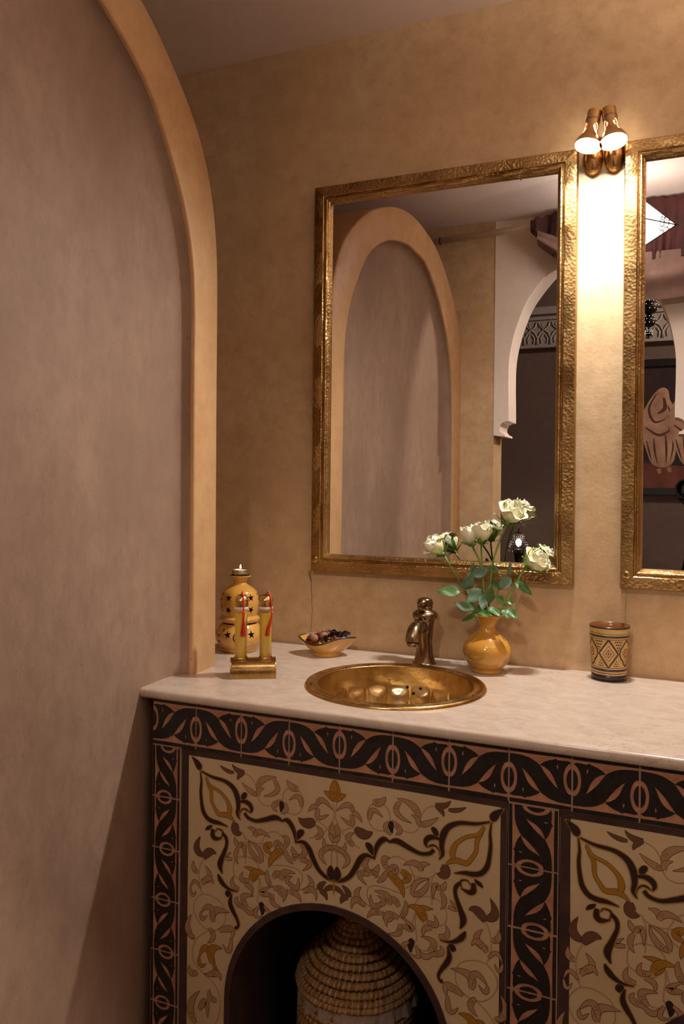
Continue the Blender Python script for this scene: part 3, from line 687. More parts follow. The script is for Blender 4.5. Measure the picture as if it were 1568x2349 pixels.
# ------------------------------------------------------------------ tap
tap = thing('basin_tap', 'aged bronze pillar tap with a bulging knob behind the basin', 'tap', (-.5405, -.078, TOPZ))
def ell(prof, lean, n=28):
    mb = MB()
    # prof: (z, rx, ry, yshift)
    mb.grid(lambda u, v: (lambda q: Vector((q[1] * math.cos(2 * PI * u), q[3] + q[2] * math.sin(2 * PI * u), q[0])))(prof[int(round(v * (len(prof) - 1)))]), n, len(prof) - 1, 0, True)
    return mb
prof = spline([(0, .0, .0, 0), (0, .024, .023, 0), (.004, .0245, .0235, 0), (.018, .0205, .020, 0), (.036, .0185, .0185, -.001), (.055, .0188, .0195, -.003), (.074, .0205, .0215, -.005), (.092, .0225, .0225, -.005), (.099, .0235, .0232, -.004), (.102, .0225, .0225, -.004)], 5)
ell(prof, 0).build('pillar', M['bronze'], tap, smooth=True)
MB().lathe([(.0001, .100), (.022, .100), (.0275, .103), (.029, .109), (.0275, .115), (.022, .119), (.017, .1215), (.0165, .125), (.018, .128), (.0175, .131), (.012, .132), (.0001, .132)], 36).build('collar', M['bronze'], tap, smooth=True)
hd = MB().lathe([(.0001, .131), (.015, .131), (.0185, .134), (.019, .139), (.0165, .1415), (.0175, .144), (.013, .148), (.006, .1495), (.0001, .1498)], 32)
hd.build('handle', M['bronze'], tap, smooth=True)
MB().sphere((0, -.017, .1395), (.0125, .015, .0095), 18, 12).build('lever', M['bronze'], tap, smooth=True)
sp = MB()
path = spline([(0, -.004, .074), (0, -.024, .086), (0, -.050, .090), (0, -.072, .086), (0, -.084, .075), (0, -.087, .063)], 6)
rad = spline([(.0135,), (.0145,), (.0155,), (.0165,), (.0168,), (.0162,)], 6)
sp.tube(path, [r[0] for r in rad], 20)
spo = sp.build('spout', M['bronze'], tap, smooth=True)
MB().lathe([(.0105, .0005), (.0135, 0), (.0138, .008), (.0001, .0085)], 20, M4=Matrix.Translation((0, -.087, .0545))).build('aerator', M['bronze'], spo, smooth=True)
MB().lathe([(.024, 0), (.0275, 0), (.0275, .0016), (.0245, .0022)], 32).build('base_ring', M['bronze'], tap, smooth=True)

# ------------------------------------------------------------------ mirrors
def mirror(cx, label):
    W, H, zc = .6355, .958, 1.5185
    t = thing('wall_mirror', label, 'mirror', (cx, 0, zc - H / 2), group='brass framed mirrors')
    # frame profile: (distance from the outer edge, height off the wall)
    prof = [(0, .001), (0, .0215), (.002, .0245), (.0255, .0275), (.027, .0265), (.0285, .0225), (.0305, .0225), (.0325, .0255), (.035, .0262), (.0372, .0245), (.038, .0205), (.0395, .0195), (.0415, .0185), (.0430, .015), (.0435, .008)]
    hw, hh = W / 2, H / 2
    def rail(side):
        L = 2 * hw if side in 'tb' else 2 * hh
        nseg = 60; mb = MB()
        def fn(u, v):
            d, h = prof[int(round(v * (len(prof) - 1)))]
            lo, hi = -L / 2 + d, L / 2 - d
            s = lo + (hi - lo) * u
            wv = .0006 * math.sin(37 * u + 3 * d * 100) if 0 < u < 1 else 0
            h2 = h + (wv if h > .02 else 0)
            if side == 't': return Vector((s, -h2, H - d))
            if side == 'b': return Vector((s, -h2, d))
            if side == 'l': return Vector((-hw + d, -h2, hh + s))
            return Vector((hw - d, -h2, hh + s))
        mb.grid(fn, nseg, len(prof) - 1)
        o = mb.build('frame_rail', M['brass'], t, sharp=38)
        return o
    for sd in 'tblr': rail(sd)
    MB().box(-hw + .0405, hw - .0405, -.0095, -.004, .0405, H - .0405).build('mirror_glass', M['mirror'], t)
    MB().box(-hw + .02, hw - .02, -.004, -.0005, .02, H - .02).build('backing_board', M['dark_gap'], t)
    for x in (-.13, .19): MB().sphere((x, -.021, H - .0405), .0026, 8, 6).build('frame_nail', M['brass_plain'], t, smooth=True)
    # corner boss
    MB().lathe([(.0001, .0025), (.003, .002), (.006, .0022), (.0075, .0008), (.009, 0)], 16, M4=Matrix.Translation((-hw + .013, -.0262, .030)) @ Matrix.Rotation(PI / 2, 4, 'X')).build('corner_boss', M['brass_plain'], t, smooth=True)
    return t
mirror(-.5383, 'brass framed mirror above the basin, left of the twin spotlights')
mirror(.1945, 'brass framed mirror cut off by the right edge of the picture')

# ------------------------------------------------------------------ twin spot lamps between the mirrors
def spot(x, z, tilt, label):
    t = thing('wall_spotlight', label, 'lamp', (x, 0, z), group='brass spotlights over the basin')
    # wall mount: half capsule
    wm = MB().grid(lambda u, v: (lambda a, w: Vector((.0215 * math.sin(a) * math.cos(PI * u - 0) if True else 0, -.026 * math.sin(a) * math.sin(PI * u), (.056 * math.cos(a)) if math.cos(a) > 0 else .036 * math.cos(a))))(PI * v, 0), 20, 20)
    wm.build('wall_mount', M['lamp_brass'], t, smooth=True, loc=(0, -.001, 0))
    MB().lathe([(.0001, .0015), (.0028, .001), (.003, -.001)], 10, M4=Matrix.Translation((0, -.0145, -.0285)) @ Matrix.Rotation(PI * .72, 4, 'X')).build('screw', M['iron'], t)
    MB().tube([(0, -.018, .035), (0, -.040, .048), (0, -.060, .056)], .006, 12).build('swivel_arm', M['lamp_brass'], t, smooth=True)
    A = Matrix.Translation((0, -.068, .028)) @ Matrix.Rotation(tilt, 4, 'Y') @ Matrix.Rotation(math.radians(-13), 4, 'X')
    # shade: closed cap, straight neck with drop-shaped holes, flared bell; axis -z
    ou = [(.0001, .056), (.0125, .0565), (.0148, .0545), (.0150, .030), (.0142, .014), (.0150, .006), (.0180, -.002), (.0240, -.011), (.0285, -.021), (.0292, -.026)]
    inn = [(r - .0011 if r > .002 else .0001, z - (.001 if z > .05 else 0)) for r, z in ou]
    sh = MB().lathe(ou + list(reversed(inn)), 48, close=False).me('shade', M['lamp_brass'])
    cut = MB()
    for k in range(4):
        a = PI / 4 + PI / 2 * k
        D = [(0, .0215), (.0035, .0195), (.0052, .015), (.0046, .0095), (.0026, .003), (.0012, -.004), (0, -.010), (-.0012, -.004), (-.0026, .003), (-.0046, .0095), (-.0052, .015), (-.0035, .0195)]
        fr = Matrix.Rotation(a, 4, 'Z')
        cut.prism(D, lambda p: fr @ Vector((.007, p[0], p[1])), lambda p: fr @ Vector((.040, p[0], p[1])))
    sm = boolean(sh, cut.me('c', M['lamp_brass'])); smooth_by_angle(sm, 40)
    so = obj('shade', sm, t); so.matrix_local = A
    ringp = MB().lathe([(.0153, .031), (.0158, .033), (.0153, .035)], 32).build('collar_ring', M['lamp_steel'], t, smooth=True); ringp.matrix_local = A
    bn_ = MB().lathe([(.0222, -.0145), (.0222, -.0125), (.0190, -.004), (.0125, .003), (.0085, .009), (.0075, .022), (.0001, .024)], 24).build('bulb_neck', M['bulb_neck'], t, smooth=True); bn_.matrix_local = A
    bp = MB().lathe([(.0001, -.0175), (.012, -.0172), (.0195, -.0158), (.0222, -.0145)], 24)
    bo = bp.build('bulb', M['bulb'], t, smooth=True); bo.matrix_local = A
    ld = bpy.data.lights.new('spot_beam', 'SPOT'); ld.energy = SPOT_POWER; ld.color = (1.0, .97, .92); ld.spot_size = math.radians(150); ld.spot_blend = .75; ld.shadow_soft_size = .018
    lo = bpy.data.objects.new('spot_beam', ld); COL.objects.link(lo); lo.parent = t
    lo.matrix_local = A @ Matrix.Translation((0, 0, -.030)) @ Matrix.Rotation(math.radians(-10), 4, 'X')
    return t
spot(-.190, 1.976, math.radians(8), 'brass spotlight nearer the left mirror')
spot(-.146, 1.977, math.radians(-9), 'brass spotlight nearer the right mirror')

# ------------------------------------------------------------------ vase and roses
vase = MB().lathe(spline([(.0001, .004), (.024, .0), (.031, .0), (.0325, .004), (.031, .008), (.040, .016), (.0505, .032), (.0530, .048), (.0480, .063), (.034, .078), (.0225, .088), (.0180, .097), (.0185, .103), (.024, .113), (.0345, .1235), (.0355, .1245), (.0340, .1250), (.0225, .113), (.0165, .103), (.0165, .097), (.021, .087), (.045, .062), (.049, .045), (.03, .015), (.0001, .012)], 4), 56)
tag(vase.build('vase', M['glaze_ochre'], None, smooth=True, loc=(-.3925, -.098, TOPZ)), 'round bellied amber glazed vase holding the white roses', 'vase')
# rose leaves: rose, foot, tip, width; stems from bloom to vase mouth
RLEAF= [[0, -0.4541, -0.096, 1.0206, -0.4979, -0.1142, 1.023, 0.0258], [0, -0.4415, -0.0949, 1.0251, -0.4281, -0.107, 1.0609, 0.0268], [1, -0.3981, -0.0738, 1.0718, -0.4324, -0.0894, 1.0551, 0.023], [1, -0.4001, -0.065, 1.0738, -0.3743, -0.0759, 1.0713, 0.0153], [1, -0.4228, -0.0721, 1.048, -0.4315, -0.0826, 1.0816, 0.0172], [1, -0.4083, -0.0906, 1.0276, -0.432, -0.1123, 1.0019, 0.0268], [1, -0.4017, -0.1019, 1.0179, -0.3961, -0.1246, 0.9908, 0.0191], [3, -0.385, -0.1114, 1.0012, -0.3811, -0.1176, 1.0399, 0.0191], [0, -0.4256, -0.1025, 1.0001, -0.4346, -0.1204, 0.9837, 0.0249], [0, -0.4242, -0.1155, 0.9848, -0.4546, -0.1338, 1.0013, 0.0172], [0, -0.408, -0.1262, 0.9779, -0.4418, -0.1293, 0.9617, 0.0115], [2, -0.4075, -0.1205, 0.9829, -0.3768, -0.1341, 0.9804, 0.0153], [2, -0.3872, -0.1181, 0.9925, -0.3555, -0.1244, 0.9806, 0.0172], [3, -0.3909, -0.074, 1.0432, -0.3676, -0.0875, 1.0355, 0.0134], [4, -0.3381, -0.0735, 1.0481, -0.3003, -0.0837, 1.0249, 0.0191], [3, -0.348, -0.0673, 1.0546, -0.3705, -0.0873, 1.0315, 0.023], [3, -0.3557, -0.0625, 1.0565, -0.3473, -0.0728, 1.0877, 0.0096], [4, -0.3546, -0.1028, 1.004, -0.3725, -0.1085, 1.0168, 0.0172], [4, -0.3511, -0.1144, 0.9935, -0.3206, -0.1269, 0.9789, 0.0172], [4, -0.3557, -0.1237, 0.9898, -0.3381, -0.1319, 0.9774, 0.0134], [4, -0.3508, -0.0935, 1.0078, -0.3338, -0.103, 1.0017, 0.0096], [2, -0.4083, -0.0769, 1.0038, -0.4191, -0.0986, 1.0298, 0.0191], [2, -0.396, -0.113, 0.9949, -0.418, -0.1208, 0.9802, 0.0153]]
RSTEM= [[[-0.5005, -0.058, 1.0931], [-0.457, -0.066, 1.0287], [-0.4281, -0.08, 0.9883], [-0.4018, -0.095, 0.971]], [[-0.4349, -0.058, 1.1147], [-0.4177, -0.066, 1.0848], [-0.4061, -0.08, 1.0382], [-0.398, -0.095, 0.9713]], [[-0.417, -0.058, 1.1213], [-0.4127, -0.066, 1.0752], [-0.4069, -0.08, 1.0284], [-0.3951, -0.095, 0.9715]], [[-0.3617, -0.058, 1.1691], [-0.377, -0.066, 1.1254], [-0.3879, -0.08, 1.0681], [-0.3902, -0.095, 0.9719]], [[-0.3195, -0.058, 1.0763], [-0.3394, -0.066, 1.0357], [-0.3601, -0.08, 0.993], [-0.3825, -0.095, 0.9725]]]

def petal_me(R, H, hw, flare, curl, notch, seed, m, thick=.0):
    rnd = random.Random(seed); p1, p2 = rnd.uniform(0, 6), rnd.uniform(0, 6)
    mb = MB()
    def fn(u, v):
        s = 2 * u - 1
        wdt = hw * (math.sin(PI * min(v * .62 + .14, .5)) ** .8) * (1 if v < .8 else math.sqrt(max(0.12, 1 - ((v - .8) / .22) ** 2)))
        a = s * wdt
        r = R * (math.sin(min(v * 1.25, 1) * PI / 2) ** .75) + R * flare * max(0, v - .45) ** 2 * 3.2
        r += R * curl * max(0, v - .78) * 3 * (1 + .5 * math.sin(3 * s + p1))
        r += .0012 * math.sin(5 * s + p2) * v + R * .10 * s * s * v
        z = H * v - H * notch * s * s * v * v - H * .25 * curl * max(0, v - .82) * 3
        return Vector((r * math.cos(a), r * math.sin(a), z))
    mb.grid(fn, 10, 9)
    return mb.me('petal', m, True)
def rose_meshes():
    P = M['petal']; G = M['petal_green']
    return [petal_me(.0075, .054, 2.6, -.45, 0, .02, 1, P), petal_me(.0125, .056, 1.9, -.42, .02, .05, 2, P), petal_me(.0180, .057, 1.6, -.40, .05, .08, 3, P), petal_me(.0230, .056, 1.4, -.34, .12, .12, 4, P), petal_me(.0265, .053, 1.25, -.26, .22, .16, 5, G), petal_me(.0285, .047, 1.05, -.05, .42, .18, 6, G)]
RM = rose_meshes()
sep = MB().grid(lambda u, v: Vector((.004 + .0235 * math.sin(min(1, v * 1.5) * PI / 2) + .012 * v ** 5, (2 * u - 1) * .0062 * (1 - v) ** .6, -.002 + .031 * v - .010 * v ** 4)), 4, 8).me('sepal', M['sepal'], True)
hip = MB().lathe([(.0001, -.010), (.003, -.008), (.0055, -.003), (.0065, .002), (.004, .005)], 14).me('calyx', M['sepal'], True)
def leaf_me(m):
    mb = MB()
    def fn(u, v):
        s = 2 * u - 1
        w = .5 * math.sin(PI * v ** .8) ** .85 * (1 + .05 * math.sin(40 * v))
        return Vector((v, s * w, .10 * abs(s) * w * 2 - .22 * v * v + .03 * math.sin(9 * v + 2 * s)))
    mb.grid(fn, 6, 14)
    return mb.me('leaf', m, True)
LM = [leaf_me(M['leaf']), leaf_me(M['leaf_blue'])]
# bloom: axis direction, opening, scale, layers
spec = [((-.55, -.25, .62), .86, 'white rose facing the left edge, leftmost in the amber vase'), ((-.25, -.2, 1), .80, 'white rosebud just left of the middle rose in the amber vase'), ((.08, -.25, 1), .84, 'upright white rose with spread sepals in the middle of the bouquet'), ((.42, -.25, .75), .90, 'tallest white rose in the bouquet, in front of the mirror'), ((.62, -.2, .42), .88, 'white rose leaning right over the mirror frame')]
roses = []
for i, (ax, sc, lab) in enumerate(spec):
    st = [Vector(p) for p in RSTEM[i]]
    tip = st[0]
    base = Vector((-.3925 + (.006 * (i - 2)), -.098 + .004 * math.cos(i * 2), .905))
    t = thing('rose', lab, 'flower', base, group='white roses in the amber vase')
    pts = [tuple(p - base) for p in [tip] + st[1:] + [base]]
    if i == 1: pass
    sm = spline(pts, 6)
    MB().tube(sm, [.0020 + .0004 * k / len(sm) for k in range(len(sm))], 8).build('stem', M['stem'], t, smooth=True)
    d = Vector(ax).normalized()
    bl = bpy.data.objects.new('bloom', None); COL.objects.link(bl); bl.parent = t; bl.empty_display_size = .01
    q = d.to_track_quat('Z', 'Y')
    bl.matrix_local = Matrix.Translation(tip - base + d * .008) @ q.to_matrix().to_4x4() @ Matrix.Scale(sc, 4)
    rnd = random.Random(i * 5 + 2)
    lay = [(0, 2), (1, 3), (2, 3), (3, 4), (4, 5)] + ([(5, 3)] if i in (0, 3, 4) else [])
    if i == 1: lay = [(0, 2), (1, 3), (2, 3), (3, 4)]
    obj('calyx', hip, bl)
    for L_, n in lay:
        off = rnd.uniform(0, 6)
        for k in range(n):
            o = obj('petal', RM[L_], bl, (0, 0, 0), (rnd.uniform(-.06, .06), rnd.uniform(-.05, .08), off + 2 * PI * k / n + rnd.uniform(-.2, .2)))
            s_ = rnd.uniform(.93, 1.06); o.scale = (s_ * rnd.uniform(.95, 1.06), s_, s_ * rnd.uniform(.94, 1.05))
    off = rnd.uniform(0, 6)
    for k in range(5):
        o = obj('sepal', sep, bl, (0, 0, 0), (0, rnd.uniform(-.10, .30), off + 2 * PI * k / 5)); o.scale = (1.05, 1.2, rnd.uniform(.95, 1.35))
    roses.append((t, base))
for n_, (ri, bx, by, bz, tx, ty, tz, w) in enumerate(RLEAF):
    t, base = roses[ri]
    b0, t0 = Vector((bx, by, bz)), Vector((tx, ty, tz))
    d = t0 - b0; L_ = d.length; x = d.normalized()
    view = Vector((.39 + random.uniform(-.5, .5), -.92, .35 + random.uniform(-.3, .6)))
    z = (view - x * view.dot(x)).normalized(); y = z.cross(x)
    R3 = Matrix((x, y, z)).transposed().to_4x4()
    o = obj('leaf', LM[1 if n_ in (1, 2, 3, 4, 5, 6, 9, 15, 16) else 0], t)
    o.matrix_local = Matrix.Translation(b0 - base) @ R3 @ Matrix.Diagonal((L_ * 1.05, w * 1.05, L_ * .7, 1))
    # leaf stalk back to the stem
    st = RSTEM[ri]
    near = min([Vector(p) for p in spline(st, 6)], key=lambda q: (q - b0).length)
    if (near - b0).length > .003:
        MB().tube([b0 - base, (b0 + near) / 2 - base + Vector((0, 0, -.002)), near - base], .0009, 5).build('leaf_stalk', M['stem'], t, smooth=True)

# ------------------------------------------------------------------ painted tumbler
CUP = Vector((-.1415, -.048, TOPZ)); CH = .113
def cr(z): return .0355 + (.0415 - .0355) * (z / CH) ** 1.1
cup = thing('tumbler', 'straw yellow tumbler painted with black diamonds and dots', 'cup', CUP)
pr = [(.0001, .003), (.031, .0), (.0352, .0)] + [(cr(CH * k / 12), CH * k / 12) for k in range(1, 13)] + [(.0405, CH + .001)]
MB().lathe(pr, 64).build('body', M['glaze_cup'], cup, smooth=True)
MB().lathe([(.0405, CH + .001), (.0392, CH)] + [(cr(CH * k / 8) - .003, CH * k / 8) for k in range(7, 0, -1)] + [(.03, .006), (.0001, .006)], 64).build('inside', M['cup_in'], cup, smooth=True)
MB().lathe([(.0414, CH - .003), (.0420, CH - .001), (.0414, CH + .0012), (.0400, CH + .0012), (.0394, CH - .0005)], 64).build('rim_line', M['cup_dark'], cup, smooth=True)
for z0, z1 in ((0.0, .0135), (.0165, .0182), (.0212, .0262), (.0285, .0297), (.0880, .0893), (.0918, .0962), (.0990, .1002)):
    MB().lathe([(cr(z0) - .0004, z0), (cr(z0) + .0004, z0 + .0002), (cr(z1) + .0004, z1 - .0002), (cr(z1) - .0004, z1)], 64).build('painted_band', M['cup_dark'], cup, smooth=True)
# the camera looks at the tumbler along this azimuth
CA = math.atan2(-1.84 + .048, .1415)
def cfn(s, z, h):
    a = CA + s
    r = cr(z) + .0003 + h
    return Vector((r * math.cos(a), r * math.sin(a), z))
pc = Paint(cfn); Z0, Z1 = .0297, .0880; zm = (Z0 + Z1) / 2
def line(P, w, mi=0, h=.0002):
    Q = []
    for a, c in zip(P, P[1:]):
        for k in range(6): Q.append((a[0] + (c[0] - a[0]) * k / 6, a[1] + (c[1] - a[1]) * k / 6))
    Q.append(P[-1])
    # widths measured in metres: scale the angular axis
    R = .0385; V = []
    for i, q in enumerate(Q):
        a = Q[max(i - 1, 0)]; c = Q[min(i + 1, len(Q) - 1)]
        dx, dz = (c[0] - a[0]) * R, c[1] - a[1]; l = math.hypot(dx, dz) or 1
        V.append(cfn(q[0] - dz / l * w / 2 / R, q[1] + dx / l * w / 2, h)); V.append(cfn(q[0] + dz / l * w / 2 / R, q[1] - dx / l * w / 2, h))
    pc.b.add(V, [(2 * i, 2 * i + 1, 2 * i + 3, 2 * i + 2) for i in range(len(Q) - 1)], mi)
def dot(s, z, r, mi=0, h=.0003):
    V = [cfn(s + r / .0385 * math.cos(2 * PI * k / 8), z + r * math.sin(2 * PI * k / 8), h) for k in range(8)]
    pc.b.add(V, [tuple(range(8))], mi)
PIT = 2 * PI / 6
for k in range(6):
    c = PIT * k - .04; hw = PIT * .5
    if k % 2 == 0:
        for f, w, mi in ((1.0, .0034, 0), (.56, .0008, 0), (.30, .0008, 0)):
            line([(c, zm + (Z1 - zm) * f), (c + hw * f * .98, zm), (c, zm - (zm - Z0) * f), (c - hw * f * .98, zm), (c, zm + (Z1 - zm) * f)], w, mi)
        line([(c, zm + .0085), (c, zm - .0085)], .0007); line([(c - hw * .3, zm), (c + hw * .3, zm)], .0007); dot(c, zm, .0014)
        V = [(c, zm + (Z1 - zm) * .52), (c + hw * .5, zm), (c, zm - (zm - Z0) * .52), (c - hw * .5, zm)]
        pc.poly(V, 2, .0001)
        for sx in (-1, 1):
            for zz, nn in ((Z1 - .004, 4), (Z1 - .010, 3), (Z1 - .016, 2), (Z1 - .021, 1)):
                for q in range(nn): dot(c + sx * (hw * .98 + (q - (nn - 1) / 2) * .11), zz, .0017)
            for zz, nn in ((Z0 + .004, 3), (Z0 + .009, 2), (Z0 + .014, 1)):
                for q in range(nn): dot(c + sx * (hw * .80 + (q - (nn - 1) / 2) * .11), zz, .0014)
    else:
        # onion-shaped medallion with a ring of dots
        line([(c, Z0 + .002), (c + .16, Z0 + .007), (c + .22, Z0 + .014), (c + .36, Z0 + .019), (c + hw * .86, zm - .001), (c + .40, zm + .010), (c + .18, zm + .021), (c, Z1 - .001)], .0030)
        line([(c, Z0 + .002), (c - .16, Z0 + .007), (c - .22, Z0 + .014), (c - .36, Z0 + .019), (c - hw * .86, zm - .001), (c - .40, zm + .010), (c - .18, zm + .021), (c, Z1 - .001)], .0030)
        dot(c, zm + .001, .0032, 1)
        for q in range(9): dot(c + .19 * math.cos(2 * PI * q / 9), zm + .001 + .0082 * math.sin(2 * PI * q / 9), .0016)
        line([(c, zm - .010), (c, Z0 + .004)], .0008)
pc.b.build('painted_pattern', [M['cup_dark'], M['cup_red'], M['cup_pink']], cup, fix=False)

# ------------------------------------------------------------------ dish of potpourri
DL = Vector((-.777, -.094, TOPZ)); DR = math.radians(8)
dish = thing('dish', 'honey yellow glazed dish with pointed ends and black rim, filled with potpourri', 'dish', DL, (0, 0, DR))
def dish_r(a):
    c, s = abs(math.cos(a)), abs(math.sin(a))
    return 1 / ((c / .071) ** 1.45 + (s / .052) ** 1.45) ** (1 / 1.45)
def dish_z(a): return .037 + .0075 * math.cos(2 * a + .9) + .002 * math.cos(a)
def dish_pt(a, f, off=0):
    r = dish_r(a); z = dish_z(a)
    rr = .030 + (r - .030) * f ** .75 if f > 0 else .030
    return Vector(((rr - off) * math.cos(a), (rr - off) * math.sin(a), .009 + (z - .009) * f ** 1.25 + off * .35))
MB().grid(lambda u, v: dish_pt(2 * PI * u, v), 72, 10, 0, True).build('bowl', M['glaze_yellow'], dish, smooth=True)
inn = MB().grid(lambda u, v: dish_pt(2 * PI * u, 1 - v, .0035), 72, 10, 0, True)
inn.add([(.027 * math.cos(2 * PI * k / 24), .027 * math.sin(2 * PI * k / 24), .0102) for k in range(24)], [tuple(range(24))])
inn.build('inside', M['glaze_yellow'], dish, smooth=True)
MB().tube([dish_pt(2 * PI * k / 72, 1, .0015) + Vector((0, 0, .0006)) for k in range(73)], .0022, 8).build('rim_line', M['cup_dark'], dish, smooth=True)
MB().lathe([(.0001, .001), (.028, .0), (.032, .0), (.0325, .003), (.030, .006), (.031, .0105)], 40).build('foot', M['glaze_yellow'], dish, smooth=True)
def pet_me(m, seed):
    r = random.Random(seed); a, b_ = r.uniform(.6, 1.3), r.uniform(0, 6)
    mb = MB().grid(lambda u, v: Vector((.011 * (v - .5) * 2, .008 * (2 * u - 1) * math.sin(PI * (v * .9 + .05)), .005 * a * (2 * u - 1) ** 2 + .003 * math.sin(6 * v + b_) + .003 * math.sin(5 * u + b_))), 6, 6)
    return mb.me('potpourri_petal', m, True)
pms = [pet_me(M['pot%d' % i], i) for i in range(7)]
nut = MB().grid(lambda u, v: (lambda rr: Vector((rr * math.sin(PI * v) * math.cos(2 * PI * u) * .0125, rr * math.sin(PI * v) * math.sin(2 * PI * u) * .010, .0095 * math.cos(PI * v))))(1 + .06 * math.sin(14 * PI * u)), 28, 12, 0, True).me('dried_pod', M['pot8'], True)
rose_bud = [petal_me(.004, .014, 1.5, .3, .3, .1, 9, M['pot3'])]
rnd = random.Random(11)
Rz = Matrix.Rotation(DR, 4, 'Z')
colw = ['dark red', 'rusty brown', 'near black', 'orange', 'slate blue', 'tan', 'plum']
for i in range(56):
    a = rnd.uniform(0, 2 * PI); f = rnd.random() ** .6
    r = f * dish_r(a) * .70
    heap = .012 + .010 * math.cos(a - .6) * f
    z = .032 + heap * (1 - f * .5) + rnd.uniform(-.004, .006)
    p = Rz @ Vector((r * math.cos(a), r * math.sin(a), z)) + DL
    kx = rnd.randrange(7)
    o = obj('potpourri_petal', pms[kx], None, p, (rnd.uniform(-.9, .9), rnd.uniform(-.9, .9), rnd.uniform(0, 6)))
    s_ = rnd.uniform(.7, 1.15); o.scale = (s_, s_, s_)
    tag(o, colw[kx] + ' dried petal in the potpourri dish', 'petal', colw[kx] + ' potpourri petals')
for x, y, z, s_, lab in ((-.004, -.014, .0475, .85, 'largest pinkish dried pod in the middle of the potpourri'), (-.027, -.017, .0415, .85, 'brown dried pod at the left front of the potpourri'), (-.036, -.002, .043, .62, 'small dried pod near the left tip of the dish')):
    p = Rz @ Vector((x, y, z)) + DL
    o = obj('dried_pod', nut, None, p, (.5, .3, .4)); o.scale = (s_, s_, s_); tag(o, lab, 'dried pod', 'dried pods in the dish')

# ------------------------------------------------------------------ pierced oil burner and tealight
BU = Vector((-.990, -.140, TOPZ))
bur = thing('oil_burner', 'honey yellow pierced ceramic burner with star cut-outs beside the arch', 'candle holder', BU)
def shell(prof, t): return prof + [(max(r - t, .001), z) for r, z in reversed(prof)]
def star(n=5, R=.011, r=.0042, rot=0): return [((R if k % 2 == 0 else r) * math.sin(PI * k / n + rot), (R if k % 2 == 0 else r) * math.cos(PI * k / n + rot)) for k in range(2 * n)]
def disc(R): return [(R * math.cos(2 * PI * k / 10), R * math.sin(2 * PI * k / 10)) for k in range(10)]
def cutset(items, R0, R1):
    c = MB()
    for a, z, P in items:
        fr = Matrix.Translation((0, 0, z)) @ Matrix.Rotation(a, 4, 'Z')
        c.prism(P, lambda p: fr @ Vector((R0, p[0], p[1])), lambda p: fr @ Vector((R1, p[0], p[1])))
    return c.me('cut', M['clay_shade'])
def shade_inside(me):  # inner and cut faces coloured dark, standing in for shade inside the burner
    if len(me.materials) < 2: me.materials.append(M['clay_shade'])
    for p in me.polygons:
        r = Vector((p.center.x, p.center.y, 0))
        out = p.normal.dot(r.normalized()) if r.length > .002 else 1
        p.material_index = 1 if (out < -.25 or (abs(out) < .12 and abs(p.normal.z) < .97 and r.length > .03)) else 0
BA = math.atan2(-1.84 + .14, .992)
lo_p = spline([(.040, 0), (.0435, .003), (.0435, .008), (.052, .018), (.0575, .032), (.0565, .046), (.050, .060), (.044, .068)], 5)
lo = MB().lathe(shell(lo_p, .004), 56, close=True).me('lower_bowl', M['glaze_yellow'])
moon = [(.009 * math.cos(t), .011 * math.sin(t)) for t in [math.radians(x) for x in range(60, 301, 20)]] + [(-.001 + .0052 * math.cos(t), .0085 * math.sin(t)) for t in [math.radians(x) for x in range(285, 74, -20)]]
it = []
for k in range(6):
    a = BA + k * PI / 3
    it.append((a + .52, .046, star(5, .0105, .0040, .2 * k)) if k % 2 == 0 or True else None)
    it.append((a - .12, .040, moon) if k == 0 else (a, .042, disc(.0032)))
    it.append((a + .26, .055, disc(.0026)))
    if k: it.append((a + .05, .029, disc(.0030)))
lo = boolean(lo, cutset(it, .030, .075)); shade_inside(lo); smooth_by_angle(lo, 35)
obj('lower_bowl', lo, bur)
up_p = spline([(.036, .070), (.047, .072), (.0495, .077), (.0495, .081), (.045, .084), (.0425, .087), (.0445, .096), (.0468, .112), (.0460, .128), (.0410, .143), (.031, .153), (.020, .160), (.0155, .164), (.017, .170), (.0235, .177), (.0270, .180), (.0272, .1825)], 5)
upm = MB().lathe(shell(up_p, .0035), 56, close=True).me('upper_vessel', M['glaze_yellow'])
it = []
for k in range(5):
    a = BA + k * 2 * PI / 5
    it.append((a + .62, .132, star(5, .0098, .0038, .3 * k))); it.append((a + .62, .103, star(5, .0098, .0038, .5 + .3 * k)))
    it.append((a, .138, disc(.0028))); it.append((a, .127, disc(.0030))); it.append((a + .1, .109, disc(.0026)))
upm = boolean(upm, cutset(it, .022, .07)); shade_inside(upm); smooth_by_angle(upm, 35)
obj('upper_vessel', upm, bur)
MB().lathe([(.0001, .1725), (.016, .1725), (.0205, .1755)], 32).build('dished_top', M['glaze_yellow'], bur, smooth=True)
tl = thing('tealight', 'lit white tealight in a tin cup on top of the burner', 'candle', BU + Vector((0, 0, .1790)))
MB().lathe([(.0001, 0), (.0185, 0), (.0190, .0008), (.0190, .0165), (.0196, .0172), (.0188, .0172), (.0184, .0155)], 36).build('tin_cup', M['tin'], tl, smooth=True)
MB().lathe([(.0184, .0155), (.016, .0150), (.004, .0146), (.0001, .0146)], 32).build('wax', M['wax'], tl, smooth=True)
MB().tube([(0, 0, .0145), (.0003, 0, .0185), (.0008, 0, .0215)], .0007, 6).build('wick', M['black_paint'], tl)
MB().lathe([(.0001, .0195), (.0016, .0208), (.0021, .0226), (.0014, .0256), (.0005, .0285), (.0001, .0295)], 14, M4=Matrix.Translation((.0008, 0, 0))).build('flame', M['flame'], tl, smooth=True)

